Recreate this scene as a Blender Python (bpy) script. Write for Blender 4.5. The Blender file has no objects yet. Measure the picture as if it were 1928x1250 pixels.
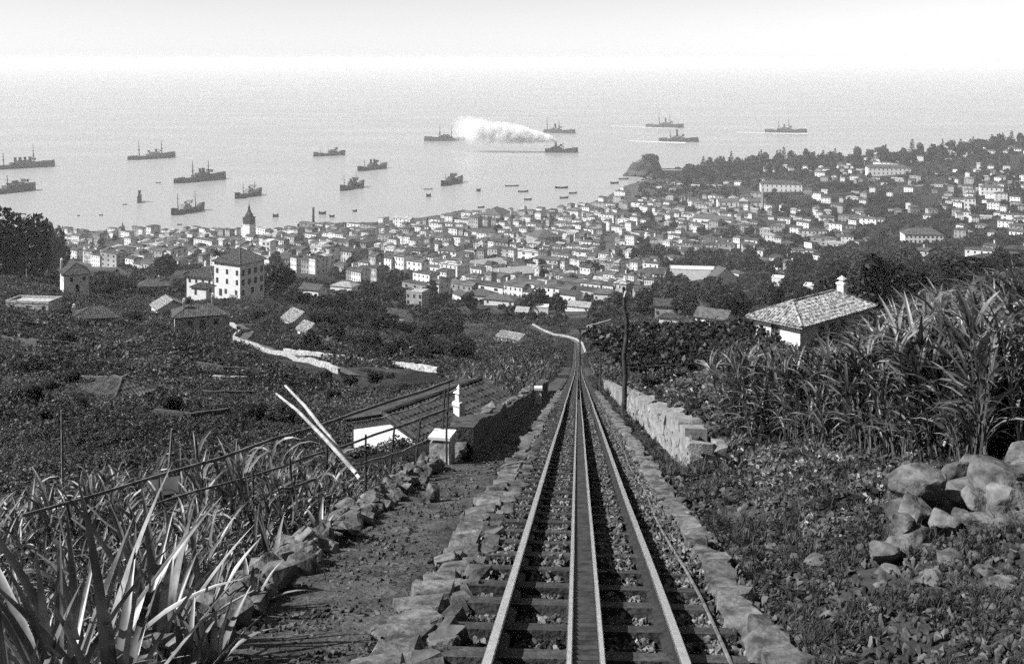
import bpy, math, random
import numpy as np
from mathutils import Vector, Matrix

R = math.radians
random.seed(11)
rng = np.random.default_rng(11)

# ------------------------------------------------------------------ camera, sky, sun
sc = bpy.context.scene
EYE = 200.0                     # metres above the sea
FPX, CX, HY = 2070.0, 964.0, 110.0   # focal length and horizon of the photograph in its own pixels
cam_d = bpy.data.cameras.new('camera')
cam_d.sensor_width = 36.0
cam_d.lens = FPX / 1928.0 * 36.0
cam_d.shift_y = -(625.0 - HY) / 1928.0
cam_d.clip_start, cam_d.clip_end = 0.1, 60000.0
cam = bpy.data.objects.new('camera', cam_d)
cam.location = (0, 0, EYE); cam.rotation_euler = (R(90), 0, 0)
sc.collection.objects.link(cam)
sc.camera = cam

SUN_EL, SUN_AZ = R(43), R(-102)   # azimuth from +Y (the view), clockwise: left and a little behind
sun_dir = Vector((math.sin(SUN_AZ) * math.cos(SUN_EL), math.cos(SUN_AZ) * math.cos(SUN_EL), math.sin(SUN_EL)))
world = bpy.data.worlds.new('World'); sc.world = world
world.use_nodes = True
nt = world.node_tree; nt.nodes.clear()
w_out = nt.nodes.new('ShaderNodeOutputWorld'); w_bg = nt.nodes.new('ShaderNodeBackground')
w_sky = nt.nodes.new('ShaderNodeTexSky'); w_bw = nt.nodes.new('ShaderNodeRGBToBW')
w_sky.sky_type = 'NISHITA'; w_sky.sun_disc = False
w_sky.sun_elevation = SUN_EL; w_sky.sun_rotation = SUN_AZ
w_sky.altitude = 200; w_sky.air_density = 1.0; w_sky.dust_density = 0.05; w_sky.ozone_density = 1.0
w_bg.inputs['Strength'].default_value = 0.067
nt.links.new(w_sky.outputs[0], w_bw.inputs[0]); nt.links.new(w_bw.outputs[0], w_bg.inputs[0])
nt.links.new(w_bg.outputs[0], w_out.inputs[0])

sun_d = bpy.data.lights.new('sun', 'SUN'); sun_d.energy = 5.0; sun_d.angle = R(0.5); sun_d.color = (1, 1, 1)
sun = bpy.data.objects.new('sun', sun_d); sc.collection.objects.link(sun)
sun.rotation_euler = sun_dir.to_track_quat('Z', 'Y').to_euler(); sun.location = (-50, -10, 260)

vs = sc.view_settings
sc.display_settings.display_device = 'sRGB'
vs.view_transform = 'Standard'; vs.look = 'None'; vs.exposure = 0.95; vs.gamma = 1.0; vs.use_curve_mapping = False
sc.render.engine = 'CYCLES'
cy = sc.cycles
cy.use_denoising = False
cy.use_adaptive_sampling = True; cy.adaptive_threshold = 0.06; cy.adaptive_min_samples = 40
cy.max_bounces = 4; cy.diffuse_bounces = 2; cy.glossy_bounces = 2; cy.transmission_bounces = 2
cy.transparent_max_bounces = 4; cy.volume_bounces = 3
cy.caustics_reflective = False; cy.caustics_refractive = False

# ------------------------------------------------------------------ helpers
COL = sc.collection
def link(o, parent=None):
    COL.objects.link(o)
    if parent is not None: o.parent = parent
    return o
def tag(o, label=None, cat=None, group=None, kind=None):
    if label: o['label'] = label
    if cat: o['category'] = cat
    if group: o['group'] = group
    if kind: o['kind'] = kind
    return o
def thing(name, label, cat, loc=(0, 0, 0), rz=0.0, group=None):
    o = bpy.data.objects.new(name, None); o.empty_display_size = 0.3
    link(o); o.location = loc; o.rotation_euler = (0, 0, rz)
    return tag(o, label, cat, group)
def new_mesh(name, verts, faces, mat=None, smooth=False):
    me = bpy.data.meshes.new(name)
    me.from_pydata([tuple(map(float, v)) for v in verts], [], [tuple(int(i) for i in f) for f in faces])
    if mat is not None: me.materials.append(mat)
    if smooth: me.polygons.foreach_set('use_smooth', [True] * len(me.polygons))
    me.update()
    return me
def fast_mesh(name, V, F, mat=None, smooth=False):
    """V (n,3) array, F (m,k) array of equal-sized faces"""
    me = bpy.data.meshes.new(name)
    V = np.asarray(V, np.float32); F = np.asarray(F, np.int32)
    m, k = F.shape
    me.vertices.add(len(V)); me.vertices.foreach_set('co', V.ravel())
    me.loops.add(m * k); me.loops.foreach_set('vertex_index', F.ravel())
    me.polygons.add(m)
    me.polygons.foreach_set('loop_start', np.arange(0, m * k, k, dtype=np.int32))
    if mat is not None: me.materials.append(mat)
    if smooth: me.polygons.foreach_set('use_smooth', np.ones(m, dtype=bool))
    me.update(calc_edges=True); me.validate()
    return me
def mobj(name, me, parent=None, loc=None, rot=None, scale=None):
    o = bpy.data.objects.new(name, me); link(o, parent)
    if loc is not None: o.location = loc
    if rot is not None: o.rotation_euler = rot
    if scale is not None: o.scale = scale
    return o

class MB:
    """collects shapes into one mesh"""
    def __init__(s): s.v = []; s.f = []
    def add(s, vs_, fs_):
        n = len(s.v); s.v += [tuple(v) for v in vs_]; s.f += [tuple(i + n for i in f) for f in fs_]; return s
    def box(s, x0, x1, y0, y1, z0, z1):
        return s.add([(x0,y0,z0),(x1,y0,z0),(x1,y1,z0),(x0,y1,z0),(x0,y0,z1),(x1,y0,z1),(x1,y1,z1),(x0,y1,z1)],
                     [(0,3,2,1),(4,5,6,7),(0,1,5,4),(1,2,6,5),(2,3,7,6),(3,0,4,7)])
    def tube(s, pts, rad, n=6, cap=True):
        pts = [Vector(p) for p in pts]
        if not isinstance(rad, (list, tuple)): rad = [rad] * len(pts)
        base = len(s.v)
        for i, p in enumerate(pts):
            d = (pts[min(i + 1, len(pts) - 1)] - pts[max(i - 1, 0)]).normalized()
            a = d.cross(Vector((0, 0, 1)) if abs(d.z) < .9 else Vector((1, 0, 0))).normalized(); b = d.cross(a)
            for k in range(n):
                t = 2 * math.pi * k / n
                s.v.append(tuple(p + rad[i] * (math.cos(t) * a + math.sin(t) * b)))
        for i in range(len(pts) - 1):
            for k in range(n):
                k2 = (k + 1) % n
                s.f.append((base + i*n + k, base + i*n + k2, base + (i+1)*n + k2, base + (i+1)*n + k))
        if cap:
            s.f.append(tuple(base + k for k in range(n)))
            s.f.append(tuple(base + (len(pts)-1)*n + k for k in reversed(range(n))))
        return s
    def prism(s, poly, z0, z1):
        n = len(poly); b = len(s.v)
        s.v += [(x, y, z0) for x, y in poly] + [(x, y, z1) for x, y in poly]
        s.f.append(tuple(b + i for i in reversed(range(n)))); s.f.append(tuple(b + n + i for i in range(n)))
        for i in range(n):
            j = (i + 1) % n; s.f.append((b + i, b + j, b + n + j, b + n + i))
        return s
    def mesh(s, name, mat, smooth=False): return new_mesh(name, s.v, s.f, mat, smooth)
    def build(s, name, mat, parent=None, smooth=False, **k): return mobj(name, s.mesh(name, mat, smooth), parent, **k)

# ------------------------------------------------------------------ materials (all neutral greys: a black-and-white place)
def grey_mat(name, lo, hi, scale=6.0, detail=4.0, rough=0.85, bump=0.0, bump_scale=None, spec=0.3, inst=0.0,
             metallic=0.0, coord='Object', trans=0.0, contrast=(0.35, 0.65)):
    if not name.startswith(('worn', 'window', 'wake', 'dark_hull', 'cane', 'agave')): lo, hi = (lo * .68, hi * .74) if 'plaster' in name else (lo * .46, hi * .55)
    m = bpy.data.materials.new(name); m.use_nodes = True
    t = m.node_tree; n = t.nodes; L = t.links
    p = n['Principled BSDF']
    tc = n.new('ShaderNodeTexCoord'); geo = n.new('ShaderNodeNewGeometry')
    vec = geo.outputs['Position'] if coord == 'World' else tc.outputs['Object']
    nz = n.new('ShaderNodeTexNoise'); nz.inputs['Scale'].default_value = scale; nz.inputs['Detail'].default_value = detail
    nz.inputs['Roughness'].default_value = 0.65
    L.new(vec, nz.inputs['Vector'])
    mr = n.new('ShaderNodeMapRange')
    mr.inputs['From Min'].default_value, mr.inputs['From Max'].default_value = contrast
    mr.inputs['To Min'].default_value = lo; mr.inputs['To Max'].default_value = hi
    L.new(nz.outputs['Fac'], mr.inputs['Value'])
    val = mr.outputs[0]
    if inst > 0:
        oi = n.new('ShaderNodeObjectInfo'); mi = n.new('ShaderNodeMapRange')
        mi.inputs['To Min'].default_value = 1 - inst; mi.inputs['To Max'].default_value = 1 + inst
        L.new(oi.outputs['Random'], mi.inputs['Value'])
        mu = n.new('ShaderNodeMath'); mu.operation = 'MULTIPLY'
        L.new(val, mu.inputs[0]); L.new(mi.outputs[0], mu.inputs[1]); val = mu.outputs[0]
    L.new(val, p.inputs['Base Color'])
    p.inputs['Roughness'].default_value = rough; p.inputs['Specular IOR Level'].default_value = spec
    p.inputs['Metallic'].default_value = metallic
    if bump > 0:
        nb = n.new('ShaderNodeTexNoise'); nb.inputs['Scale'].default_value = bump_scale or scale * 3
        nb.inputs['Detail'].default_value = 5.0; L.new(vec, nb.inputs['Vector'])
        b = n.new('ShaderNodeBump'); b.inputs['Strength'].default_value = bump; b.inputs['Distance'].default_value = 0.05
        L.new(nb.outputs['Fac'], b.inputs['Height']); L.new(b.outputs[0], p.inputs['Normal'])
    if trans > 0:
        tr = n.new('ShaderNodeBsdfTranslucent'); L.new(val, tr.inputs['Color'])
        mx = n.new('ShaderNodeMixShader'); mx.inputs[0].default_value = trans
        L.new(p.outputs[0], mx.inputs[1]); L.new(tr.outputs[0], mx.inputs[2])
        L.new(mx.outputs[0], n['Material Output'].inputs['Surface'])
    return m
M = {}
M['plaster'] = grey_mat('white_plaster', 0.72, 0.90, 1.2, rough=0.9, bump=0.25, inst=0.10)
M['plaster_dirty'] = grey_mat('weathered_plaster', 0.16, 0.66, 2.6, rough=0.95, bump=0.6, bump_scale=9, inst=0.08)
M['lime_wall'] = grey_mat('limewashed_wall', 0.16, 0.44, 0.8, detail=8, rough=0.95, bump=0.3, bump_scale=7, contrast=(0.3, 0.6))
M['plaster_grey'] = grey_mat('grey_plaster', 0.24, 0.42, 1.0, rough=0.9, bump=0.2, inst=0.2)
M['tile'] = grey_mat('roof_tile', 0.05, 0.17, 1.6, rough=0.85, inst=0.25)
M['tile_pale'] = grey_mat('pale_roof_tile', 0.16, 0.72, 3.2, rough=0.85, inst=0.05, contrast=(0.42, 0.6))
M['tile_dark'] = grey_mat('old_roof_tile', 0.03, 0.11, 2.0, rough=0.9, inst=0.2)
M['slate'] = grey_mat('dark_slate', 0.03, 0.09, 3.0, rough=0.8)
M['pane'] = grey_mat('window_glass', 0.012, 0.025, 1.0, rough=0.2, spec=0.5)
M['wood'] = grey_mat('weathered_wood', 0.10, 0.32, 5.0, rough=0.85, bump=0.3, inst=0.15)
M['wood_dark'] = grey_mat('dark_wood', 0.035, 0.10, 6.0, rough=0.85, bump=0.3, inst=0.2)
M['pole'] = grey_mat('pole_wood', 0.03, 0.09, 5.0, rough=0.8, bump=0.4)
M['sleeper'] = grey_mat('sleeper_wood', 0.035, 0.10, 9.0, rough=0.9, bump=0.4, inst=0.3)
M['rail'] = grey_mat('worn_steel', 0.62, 0.85, 12.0, rough=0.24, metallic=1.0, spec=0.5)
M['rail_side'] = grey_mat('shaded_rusty_steel', 0.02, 0.05, 12.0, rough=0.8)  # near-black colour holds the shade on the rail sides
M['stone'] = grey_mat('basalt_stone', 0.04, 0.16, 4.0, rough=0.92, bump=0.7, bump_scale=16, inst=0.3, coord='World')
M['slab'] = grey_mat('pale_kerb_stone', 0.06, 0.26, 6.0, rough=0.92, bump=0.6, bump_scale=18, inst=0.25, coord='World')
M['ballast'] = grey_mat('ballast_stone', 0.04, 0.34, 9.0, rough=0.92, bump=0.4, bump_scale=30, inst=0.5, coord='World', contrast=(0.4, 0.68))
M['dirt'] = grey_mat('path_dirt', 0.035, 0.15, 3.0, detail=8, rough=0.95, bump=0.9, bump_scale=24, coord='World')
M['bed'] = grey_mat('ballast_bed', 0.03, 0.13, 14.0, detail=8, rough=0.95, bump=1.0, bump_scale=30, coord='World')
M['lane'] = grey_mat('pale_lane', 0.08, 0.2, 1.0, rough=0.95, bump=0.3, coord='World')
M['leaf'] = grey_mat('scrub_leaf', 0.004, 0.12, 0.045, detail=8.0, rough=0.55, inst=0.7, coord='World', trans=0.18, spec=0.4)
M['leaf_far'] = grey_mat('far_foliage', 0.006, 0.034, 0.12, rough=0.65, inst=0.5, coord='World', trans=0.12)
M['cane'] = grey_mat('cane_leaf', 0.012, 0.13, 0.9, rough=0.45, inst=0.6, coord='World', trans=0.25, spec=0.5)
M['weed'] = grey_mat('weed_leaf', 0.02, 0.12, 2.2, rough=0.55, inst=0.6, coord='World', trans=0.2)
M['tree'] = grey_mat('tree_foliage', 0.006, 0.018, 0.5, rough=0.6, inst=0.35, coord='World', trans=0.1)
M['bark'] = grey_mat('tree_bark', 0.04, 0.12, 3.0, rough=0.9, bump=0.5)
M['agave'] = grey_mat('agave_leaf', 0.02, 0.22, 3.0, rough=0.42, inst=0.45, trans=0.05, spec=0.5, coord='World')
M['rock'] = grey_mat('boulder_rock', 0.05, 0.28, 5.0, detail=10, rough=0.93, bump=1.0, bump_scale=9, inst=0.2, coord='World')
M['hull'] = grey_mat('dark_hull_paint', 0.008, 0.02, 0.1, rough=0.6)
M['hull_grey'] = grey_mat('grey_hull_paint', 0.03, 0.06, 0.1, rough=0.6)
M['ship_top'] = grey_mat('ship_upperworks', 0.03, 0.12, 0.3, rough=0.7)
M['ship_pale'] = grey_mat('pale_upperworks', 0.35, 0.55, 0.3, rough=0.7)
M['cliff'] = grey_mat('cliff_rock', 0.04, 0.13, 0.06, detail=8, rough=0.95, bump=1.0, bump_scale=0.3, coord='World')
M['pebble'] = grey_mat('bank_pebble', 0.03, 0.17, 7.0, rough=0.95, inst=0.5, coord='World')
M['foam'] = grey_mat('wake_foam', 0.75, 0.9, 0.1, rough=0.8)
M['cloth'] = grey_mat('white_cloth', 0.7, 0.85, 3.0, rough=0.9)

# ------------------------------------------------------------------ the lie of the land
TR_VX, TR_GRADE = 124.0 / FPX, (684.0 - HY) / FPX      # the track runs slightly right and falls 28 %
def track_x(Y): return 0.037 + TR_VX * np.asarray(Y, float)
_TY = np.array([-60, 0, 150, 220, 300, 380, 450, 600, 800, 1000, 1250, 1478, 1800, 4000.])
_TD = np.array([1.65 - 60 * TR_GRADE, 1.65, 43.2, 61.2, 78, 93, 105, 130, 158.5, 177, 191, 200.3, 206, 215])
_ty = np.linspace(-60, 4000, 8121); _td = np.interp(_ty, _TY, _TD)
for _ in range(3):
    _sm = np.convolve(np.pad(_td, 40, mode='edge'), np.ones(41) / 41, mode='same')[40:-40]
    _td = np.where(_ty > 60, _sm * np.clip((_ty - 60) / 60, 0, 1) + _td * (1 - np.clip((_ty - 60) / 60, 0, 1)), _td)
def drop_track(Y): return np.interp(Y, _ty, _td)
_COLS = {   # photograph column: (distance, row at which the ground shows there)
 -600: [(20,1080),(60,800),(90,735),(160,655),(260,590),(350,530),(500,530),(700,512),(900,490),(1254,441),(1800,347),(4000,220)],
 0:   [(20,1080),(60,770),(90,706),(160,625),(260,566),(350,514),(500,528),(700,512),(900,490),(1254,441),(1800,347),(4000,220)],
 130: [(20,1060),(60,780),(90,712),(160,638),(250,585),(300,556),(380,528),(500,526),(700,512),(900,489),(1254,441),(1800,347),(4000,220)],
 300: [(20,1020),(60,795),(100,712),(150,664),(220,627),(300,588),(380,560),(450,548),(600,530),(900,487),(1254,440),(1800,347),(4000,220)],
 450: [(20,990),(60,805),(100,722),(150,672),(220,630),(300,590),(380,561),(450,549),(600,530),(900,480),(1270,437),(1800,347),(4000,220)],
 650: [(20,940),(36,912),(50,872),(80,772),(110,730),(150,692),(220,642),(300,606),(400,575),(600,538),(900,472),(1310,426),(1800,347),(4000,220)],
 850: [(20,880),(36,850),(50,806),(80,745),(150,694),(220,656),(300,630),(450,588),(600,553),(900,478),(1000,462),(1390,407),(1800,347),(4000,220)],
 1085:[(20,854),(60,739),(150,706),(220,669),(300,643),(450,593),(600,558),(800,520),(1000,476),(1250,426),(1478,390.5),(1800,347),(4000,220)],
 1200:[(20,840),(60,728),(105,700),(200,655),(300,622),(450,583),(600,552),(800,516),(1000,470),(1250,421),(1500,378),(1760,343),(1900,335),(4000,220)],
 1300:[(20,800),(60,715),(105,688),(200,642),(300,612),(450,577),(600,547),(800,514),(1000,466),(1250,415),(1500,371),(1760,336),(1860,326),(2100,310),(4000,220)],
 1420:[(20,760),(60,690),(105,655),(200,622),(300,594),(450,566),(600,538),(800,508),(1000,462),(1250,408),(1500,362),(1760,326),(1900,313),(2050,306),(2300,295),(4000,220)],
 1600:[(20,730),(60,650),(105,625),(200,590),(300,566),(450,548),(600,524),(800,496),(1000,455),(1300,398),(1600,342),(1800,312),(1950,303),(2150,298),(2400,288),(4000,220)],
 1928:[(20,705),(60,600),(105,560),(200,540),(300,528),(450,512),(600,496),(800,466),(1000,436),(1300,376),(1600,318),(1800,280),(1900,268),(2050,268),(2400,285),(4000,220)],
 2500:[(20,640),(60,540),(105,505),(300,490),(600,465),(1000,400),(1600,290),(1900,235),(2050,235),(2400,280),(4000,220)],
}
_us = np.linspace(-600, 2500, 311); _ls = np.linspace(math.log(20), math.log(4000), 260)
_ck = sorted(_COLS)
_tab = np.array([np.interp(_ls, np.log([p[0] for p in _COLS[k]]), [p[1] for p in _COLS[k]]) for k in _ck])
_rows = np.array([np.interp(_us, _ck, _tab[:, j]) for j in range(len(_ls))]).T
def _blur(a, n, ax):
    k = np.ones(n) / n
    return np.apply_along_axis(lambda r: np.convolve(np.pad(r, n // 2, mode='edge'), k, mode='valid'), ax, a)
_rows = _blur(_blur(_blur(_rows, 7, 0), 7, 0), 5, 1)
def vnoise(x, y, seed=0):
    x = np.asarray(x, float); y = np.asarray(y, float)
    xi = np.floor(x).astype(np.int64); yi = np.floor(y).astype(np.int64); xf = x - xi; yf = y - yi
    def h(a, b):
        n = (a * 374761393 + b * 668265263 + seed * 974634347) & 0xffffffff
        n = ((n ^ (n >> 13)) * 1274126177) & 0xffffffff
        return ((n ^ (n >> 16)) & 0xffff) / 65535.0
    u = xf * xf * (3 - 2 * xf); v = yf * yf * (3 - 2 * yf)
    return (h(xi, yi) * (1 - u) + h(xi + 1, yi) * u) * (1 - v) + (h(xi, yi + 1) * (1 - u) + h(xi + 1, yi + 1) * u) * v
def sstep(a, b, x):
    t = np.clip((np.asarray(x, float) - a) / (b - a), 0, 1); return t * t * (3 - 2 * t)
def ground(X, Y):
    """height of the land above the sea"""
    X = np.asarray(X, float); Y = np.asarray(Y, float)
    Yc = np.clip(Y, 20.001, 3990.)
    u = np.clip(X / Yc * FPX + CX, -599.9, 2499.9)
    fi = (u + 600) / (3100 / 310); fj = (np.log(Yc) - _ls[0]) / (_ls[1] - _ls[0])
    i = np.clip(fi.astype(int), 0, 309); j = np.clip(fj.astype(int), 0, len(_ls) - 2); a = fi - i; b = fj - j
    row = (_rows[i, j]*(1-a) + _rows[i+1, j]*a)*(1-b) + (_rows[i, j+1]*(1-a) + _rows[i+1, j+1]*a)*b
    far = (row - HY) * Yc / FPX
    T = drop_track(Y); s = X - track_x(Y)
    far = far + (T - drop_track(Yc))
    left = np.where(s < -2.45, -0.75 * sstep(2.45, 2.85, -s) - (0.17 + 0.11 * sstep(14, 26, Y)) * np.clip(-s - 2.8, 0, 40), 0.0)
    right = np.where(s > 1.5, 0.24 * np.clip(s - 1.5, 0, 2.6) + 0.2 * np.clip(s - 4.1, 0, 60), 0.0)
    near = T - left - right
    near = np.where(np.abs(s) > 80, near + 0, near)
    k = sstep(24, 58, Y)
    D = near * (1 - k) + far * k
    wt = (1 - sstep(1.9 , 4.2 + 0.03 * np.clip(Y, 0, 400), np.abs(s))) * (1 - sstep(330, 420, Y)) * k
    D = D * (1 - wt) + T * wt
    amp = sstep(2.0, 8.0, np.abs(s)) * (1 - 0.5 * sstep(600, 1000, Y))
    nz = (vnoise(X / 3.1, Y / 3.1, 1) - .5) * 0.35 * sstep(2.0, 5.0, np.abs(s)) + (vnoise(X / 14., Y / 14., 2) - .5) * 1.2 * amp * sstep(15, 40, Y) \
        + (vnoise(X / 45., Y / 45., 3) - .5) * 3.0 * amp * sstep(80, 200, Y) * (1 - sstep(600, 1000, Y))
    # terraces on the slope below the line
    z = EYE - D + nz
    t0 = z / 3.0; tf = t0 - np.floor(t0)
    terr = (np.floor(t0) + sstep(0.70, 1.0, tf)) * 3.0
    kt = 0.12 * amp * sstep(60, 110, Y) * (1 - sstep(420, 600, Y)) * sstep(6, 20, np.abs(s))
    z = z * (1 - kt) + terr * kt
    return np.where(z < 1.0, np.minimum(z, 1.0) * 1.0 - np.clip(1.0 - z, 0, 40) * 0.5, z)
def gz(X, Y): return float(ground(X, Y))
def pix(x, y, Y): return Vector(((x - CX) / FPX * Y, Y, EYE - (y - HY) / FPX * Y))
_RY = np.geomspace(4.0, 2600, 5000)
def hit(x, y, ymin=4.0, ymax=2600):
    """where the sight line through a point of the photograph meets the land"""
    Ys = _RY[(_RY >= ymin) & (_RY <= ymax)]
    X = (x - CX) / FPX * Ys
    g = ground(X, Ys) - (EYE - (y - HY) / FPX * Ys)
    k = np.nonzero(g >= 0)[0]
    Y = Ys[k[0]] if len(k) else Ys[np.argmax(g)]
    X = (x - CX) / FPX * Y
    return Vector((X, Y, gz(X, Y)))
def at_sea(x, y):
    Y = FPX * EYE / (y - HY); return Vector(((x - CX) / FPX * Y, Y, 0.0))
def to_pix(P): return (CX + FPX * P[0] / P[1], HY + FPX * (EYE - P[2]) / P[1])

# ------------------------------------------------------------------ land, sea, air
def axis_steps(lo, hi, fine, k):
    out = [0.0]
    while out[-1] < hi: out.append(out[-1] + max(fine, k * out[-1]))
    neg = [0.0]
    while neg[-1] > lo: neg.append(neg[-1] - max(fine, k * -neg[-1]))
    return np.array(sorted(set(neg + out)))
gx = axis_steps(-1500, 1700, 0.12, 0.03); gy = axis_steps(-6, 2500, 0.16, 0.016)
GX, GY = np.meshgrid(gx, gy)
GXs = GX + np.where(GY > 0, track_x(GY), 0) * (np.abs(GX) < 400)      # columns follow the line, so its edges stay crisp
GZ = np.maximum(ground(GXs, GY), -3.0)
gz_track = (np.abs(GXs - track_x(GY)) < 1.25) & (GY < 330)
GZ = GZ - np.where(gz_track, 0.10, 0.0)
nv, nu = GX.shape
idx = np.arange(nv * nu).reshape(nv, nu)
F = np.stack([idx[:-1, :-1], idx[:-1, 1:], idx[1:, 1:], idx[1:, :-1]], -1).reshape(-1, 4)
soil = bpy.data.materials.new('hillside_soil'); soil.use_nodes = True
t = soil.node_tree; n = t.nodes; L = t.links
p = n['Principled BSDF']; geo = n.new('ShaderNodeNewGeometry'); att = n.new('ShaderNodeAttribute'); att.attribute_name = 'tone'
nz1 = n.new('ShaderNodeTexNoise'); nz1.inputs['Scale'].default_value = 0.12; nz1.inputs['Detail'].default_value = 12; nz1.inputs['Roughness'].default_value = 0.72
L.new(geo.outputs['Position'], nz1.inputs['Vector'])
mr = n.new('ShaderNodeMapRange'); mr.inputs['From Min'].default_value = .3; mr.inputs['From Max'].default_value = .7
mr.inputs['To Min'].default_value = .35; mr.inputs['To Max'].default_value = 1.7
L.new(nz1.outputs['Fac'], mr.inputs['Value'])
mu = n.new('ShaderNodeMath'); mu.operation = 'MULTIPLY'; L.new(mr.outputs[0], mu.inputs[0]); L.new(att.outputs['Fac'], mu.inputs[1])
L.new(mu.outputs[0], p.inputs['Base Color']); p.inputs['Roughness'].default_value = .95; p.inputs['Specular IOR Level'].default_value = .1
nz2 = n.new('ShaderNodeTexNoise'); nz2.inputs['Scale'].default_value = 2.5; nz2.inputs['Detail'].default_value = 10; L.new(geo.outputs['Position'], nz2.inputs['Vector'])
bp = n.new('ShaderNodeBump'); bp.inputs['Strength'].default_value = .8; bp.inputs['Distance'].default_value = .25
L.new(nz2.outputs['Fac'], bp.inputs['Height']); L.new(bp.outputs[0], p.inputs['Normal'])
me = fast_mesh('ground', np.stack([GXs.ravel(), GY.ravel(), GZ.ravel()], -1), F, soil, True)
sG = np.abs(GXs - track_x(GY))
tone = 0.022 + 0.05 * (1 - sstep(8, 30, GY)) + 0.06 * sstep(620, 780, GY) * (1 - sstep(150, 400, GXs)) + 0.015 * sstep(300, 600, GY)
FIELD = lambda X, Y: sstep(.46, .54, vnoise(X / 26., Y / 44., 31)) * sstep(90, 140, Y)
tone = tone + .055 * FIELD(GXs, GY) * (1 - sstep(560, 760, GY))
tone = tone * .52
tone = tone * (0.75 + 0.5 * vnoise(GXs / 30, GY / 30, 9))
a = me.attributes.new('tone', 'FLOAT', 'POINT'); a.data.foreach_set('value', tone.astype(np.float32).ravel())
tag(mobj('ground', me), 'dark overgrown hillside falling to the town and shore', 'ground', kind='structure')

sea_m = bpy.data.materials.new('sea_water'); sea_m.use_nodes = True
t = sea_m.node_tree; n = t.nodes; L = t.links; p = n['Principled BSDF']
p.inputs['Base Color'].default_value = (.27, .27, .27, 1); p.inputs['Roughness'].default_value = .28; p.inputs['IOR'].default_value = 1.33
p.inputs['Specular IOR Level'].default_value = .5
geo = n.new('ShaderNodeNewGeometry')
nz1 = n.new('ShaderNodeTexNoise'); nz1.inputs['Scale'].default_value = .16; nz1.inputs['Detail'].default_value = 6; nz1.inputs['Roughness'].default_value = .7
mp = n.new('ShaderNodeMapping'); mp.inputs['Scale'].default_value = (.6, 1.5, 1); mp.inputs['Rotation'].default_value = (0, 0, .3)
L.new(geo.outputs['Position'], mp.inputs['Vector']); L.new(mp.outputs[0], nz1.inputs['Vector'])
bp = n.new('ShaderNodeBump'); bp.inputs['Strength'].default_value = .30; bp.inputs['Distance'].default_value = 1.2
L.new(nz1.outputs['Fac'], bp.inputs['Height']); L.new(bp.outputs[0], p.inputs['Normal'])
nz3 = n.new('ShaderNodeTexNoise'); nz3.inputs['Scale'].default_value = .004; nz3.inputs['Detail'].default_value = 4
mp3 = n.new('ShaderNodeMapping'); mp3.inputs['Scale'].default_value = (.5, 1.6, 1)
L.new(geo.outputs['Position'], mp3.inputs['Vector']); L.new(mp3.outputs[0], nz3.inputs['Vector'])
mr = n.new('ShaderNodeMapRange'); mr.inputs['From Min'].default_value = .35; mr.inputs['From Max'].default_value = .65
mr.inputs['To Min'].default_value = .2; mr.inputs['To Max'].default_value = .36
L.new(nz3.outputs['Fac'], mr.inputs['Value']); L.new(mr.outputs[0], p.inputs['Roughness'])
S = 24000
tag(mobj('sea', new_mesh('sea', [(-S, 500, 0), (S, 500, 0), (S, S, 0), (-S, S, 0)], [(0, 1, 2, 3)], sea_m)), 'pale calm sea reaching to a hazy horizon', 'sea', kind='structure')

hz_m = bpy.data.materials.new('haze_air'); hz_m.use_nodes = True
t = hz_m.node_tree; t.nodes.remove(t.nodes['Principled BSDF'])
pv = t.nodes.new('ShaderNodeVolumePrincipled'); pv.inputs['Color'].default_value = (.83, .83, .83, 1)
pv.inputs['Density'].default_value = 0.000105; pv.inputs['Anisotropy'].default_value = 0.0
t.links.new(pv.outputs[0], t.nodes['Material Output'].inputs['Volume'])
tag(MB().box(-S - 300, S + 300, -40, S + 300, -6, EYE + 9).build('haze', hz_m), 'pale even haze over the bay and town', 'haze', kind='stuff')

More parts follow.
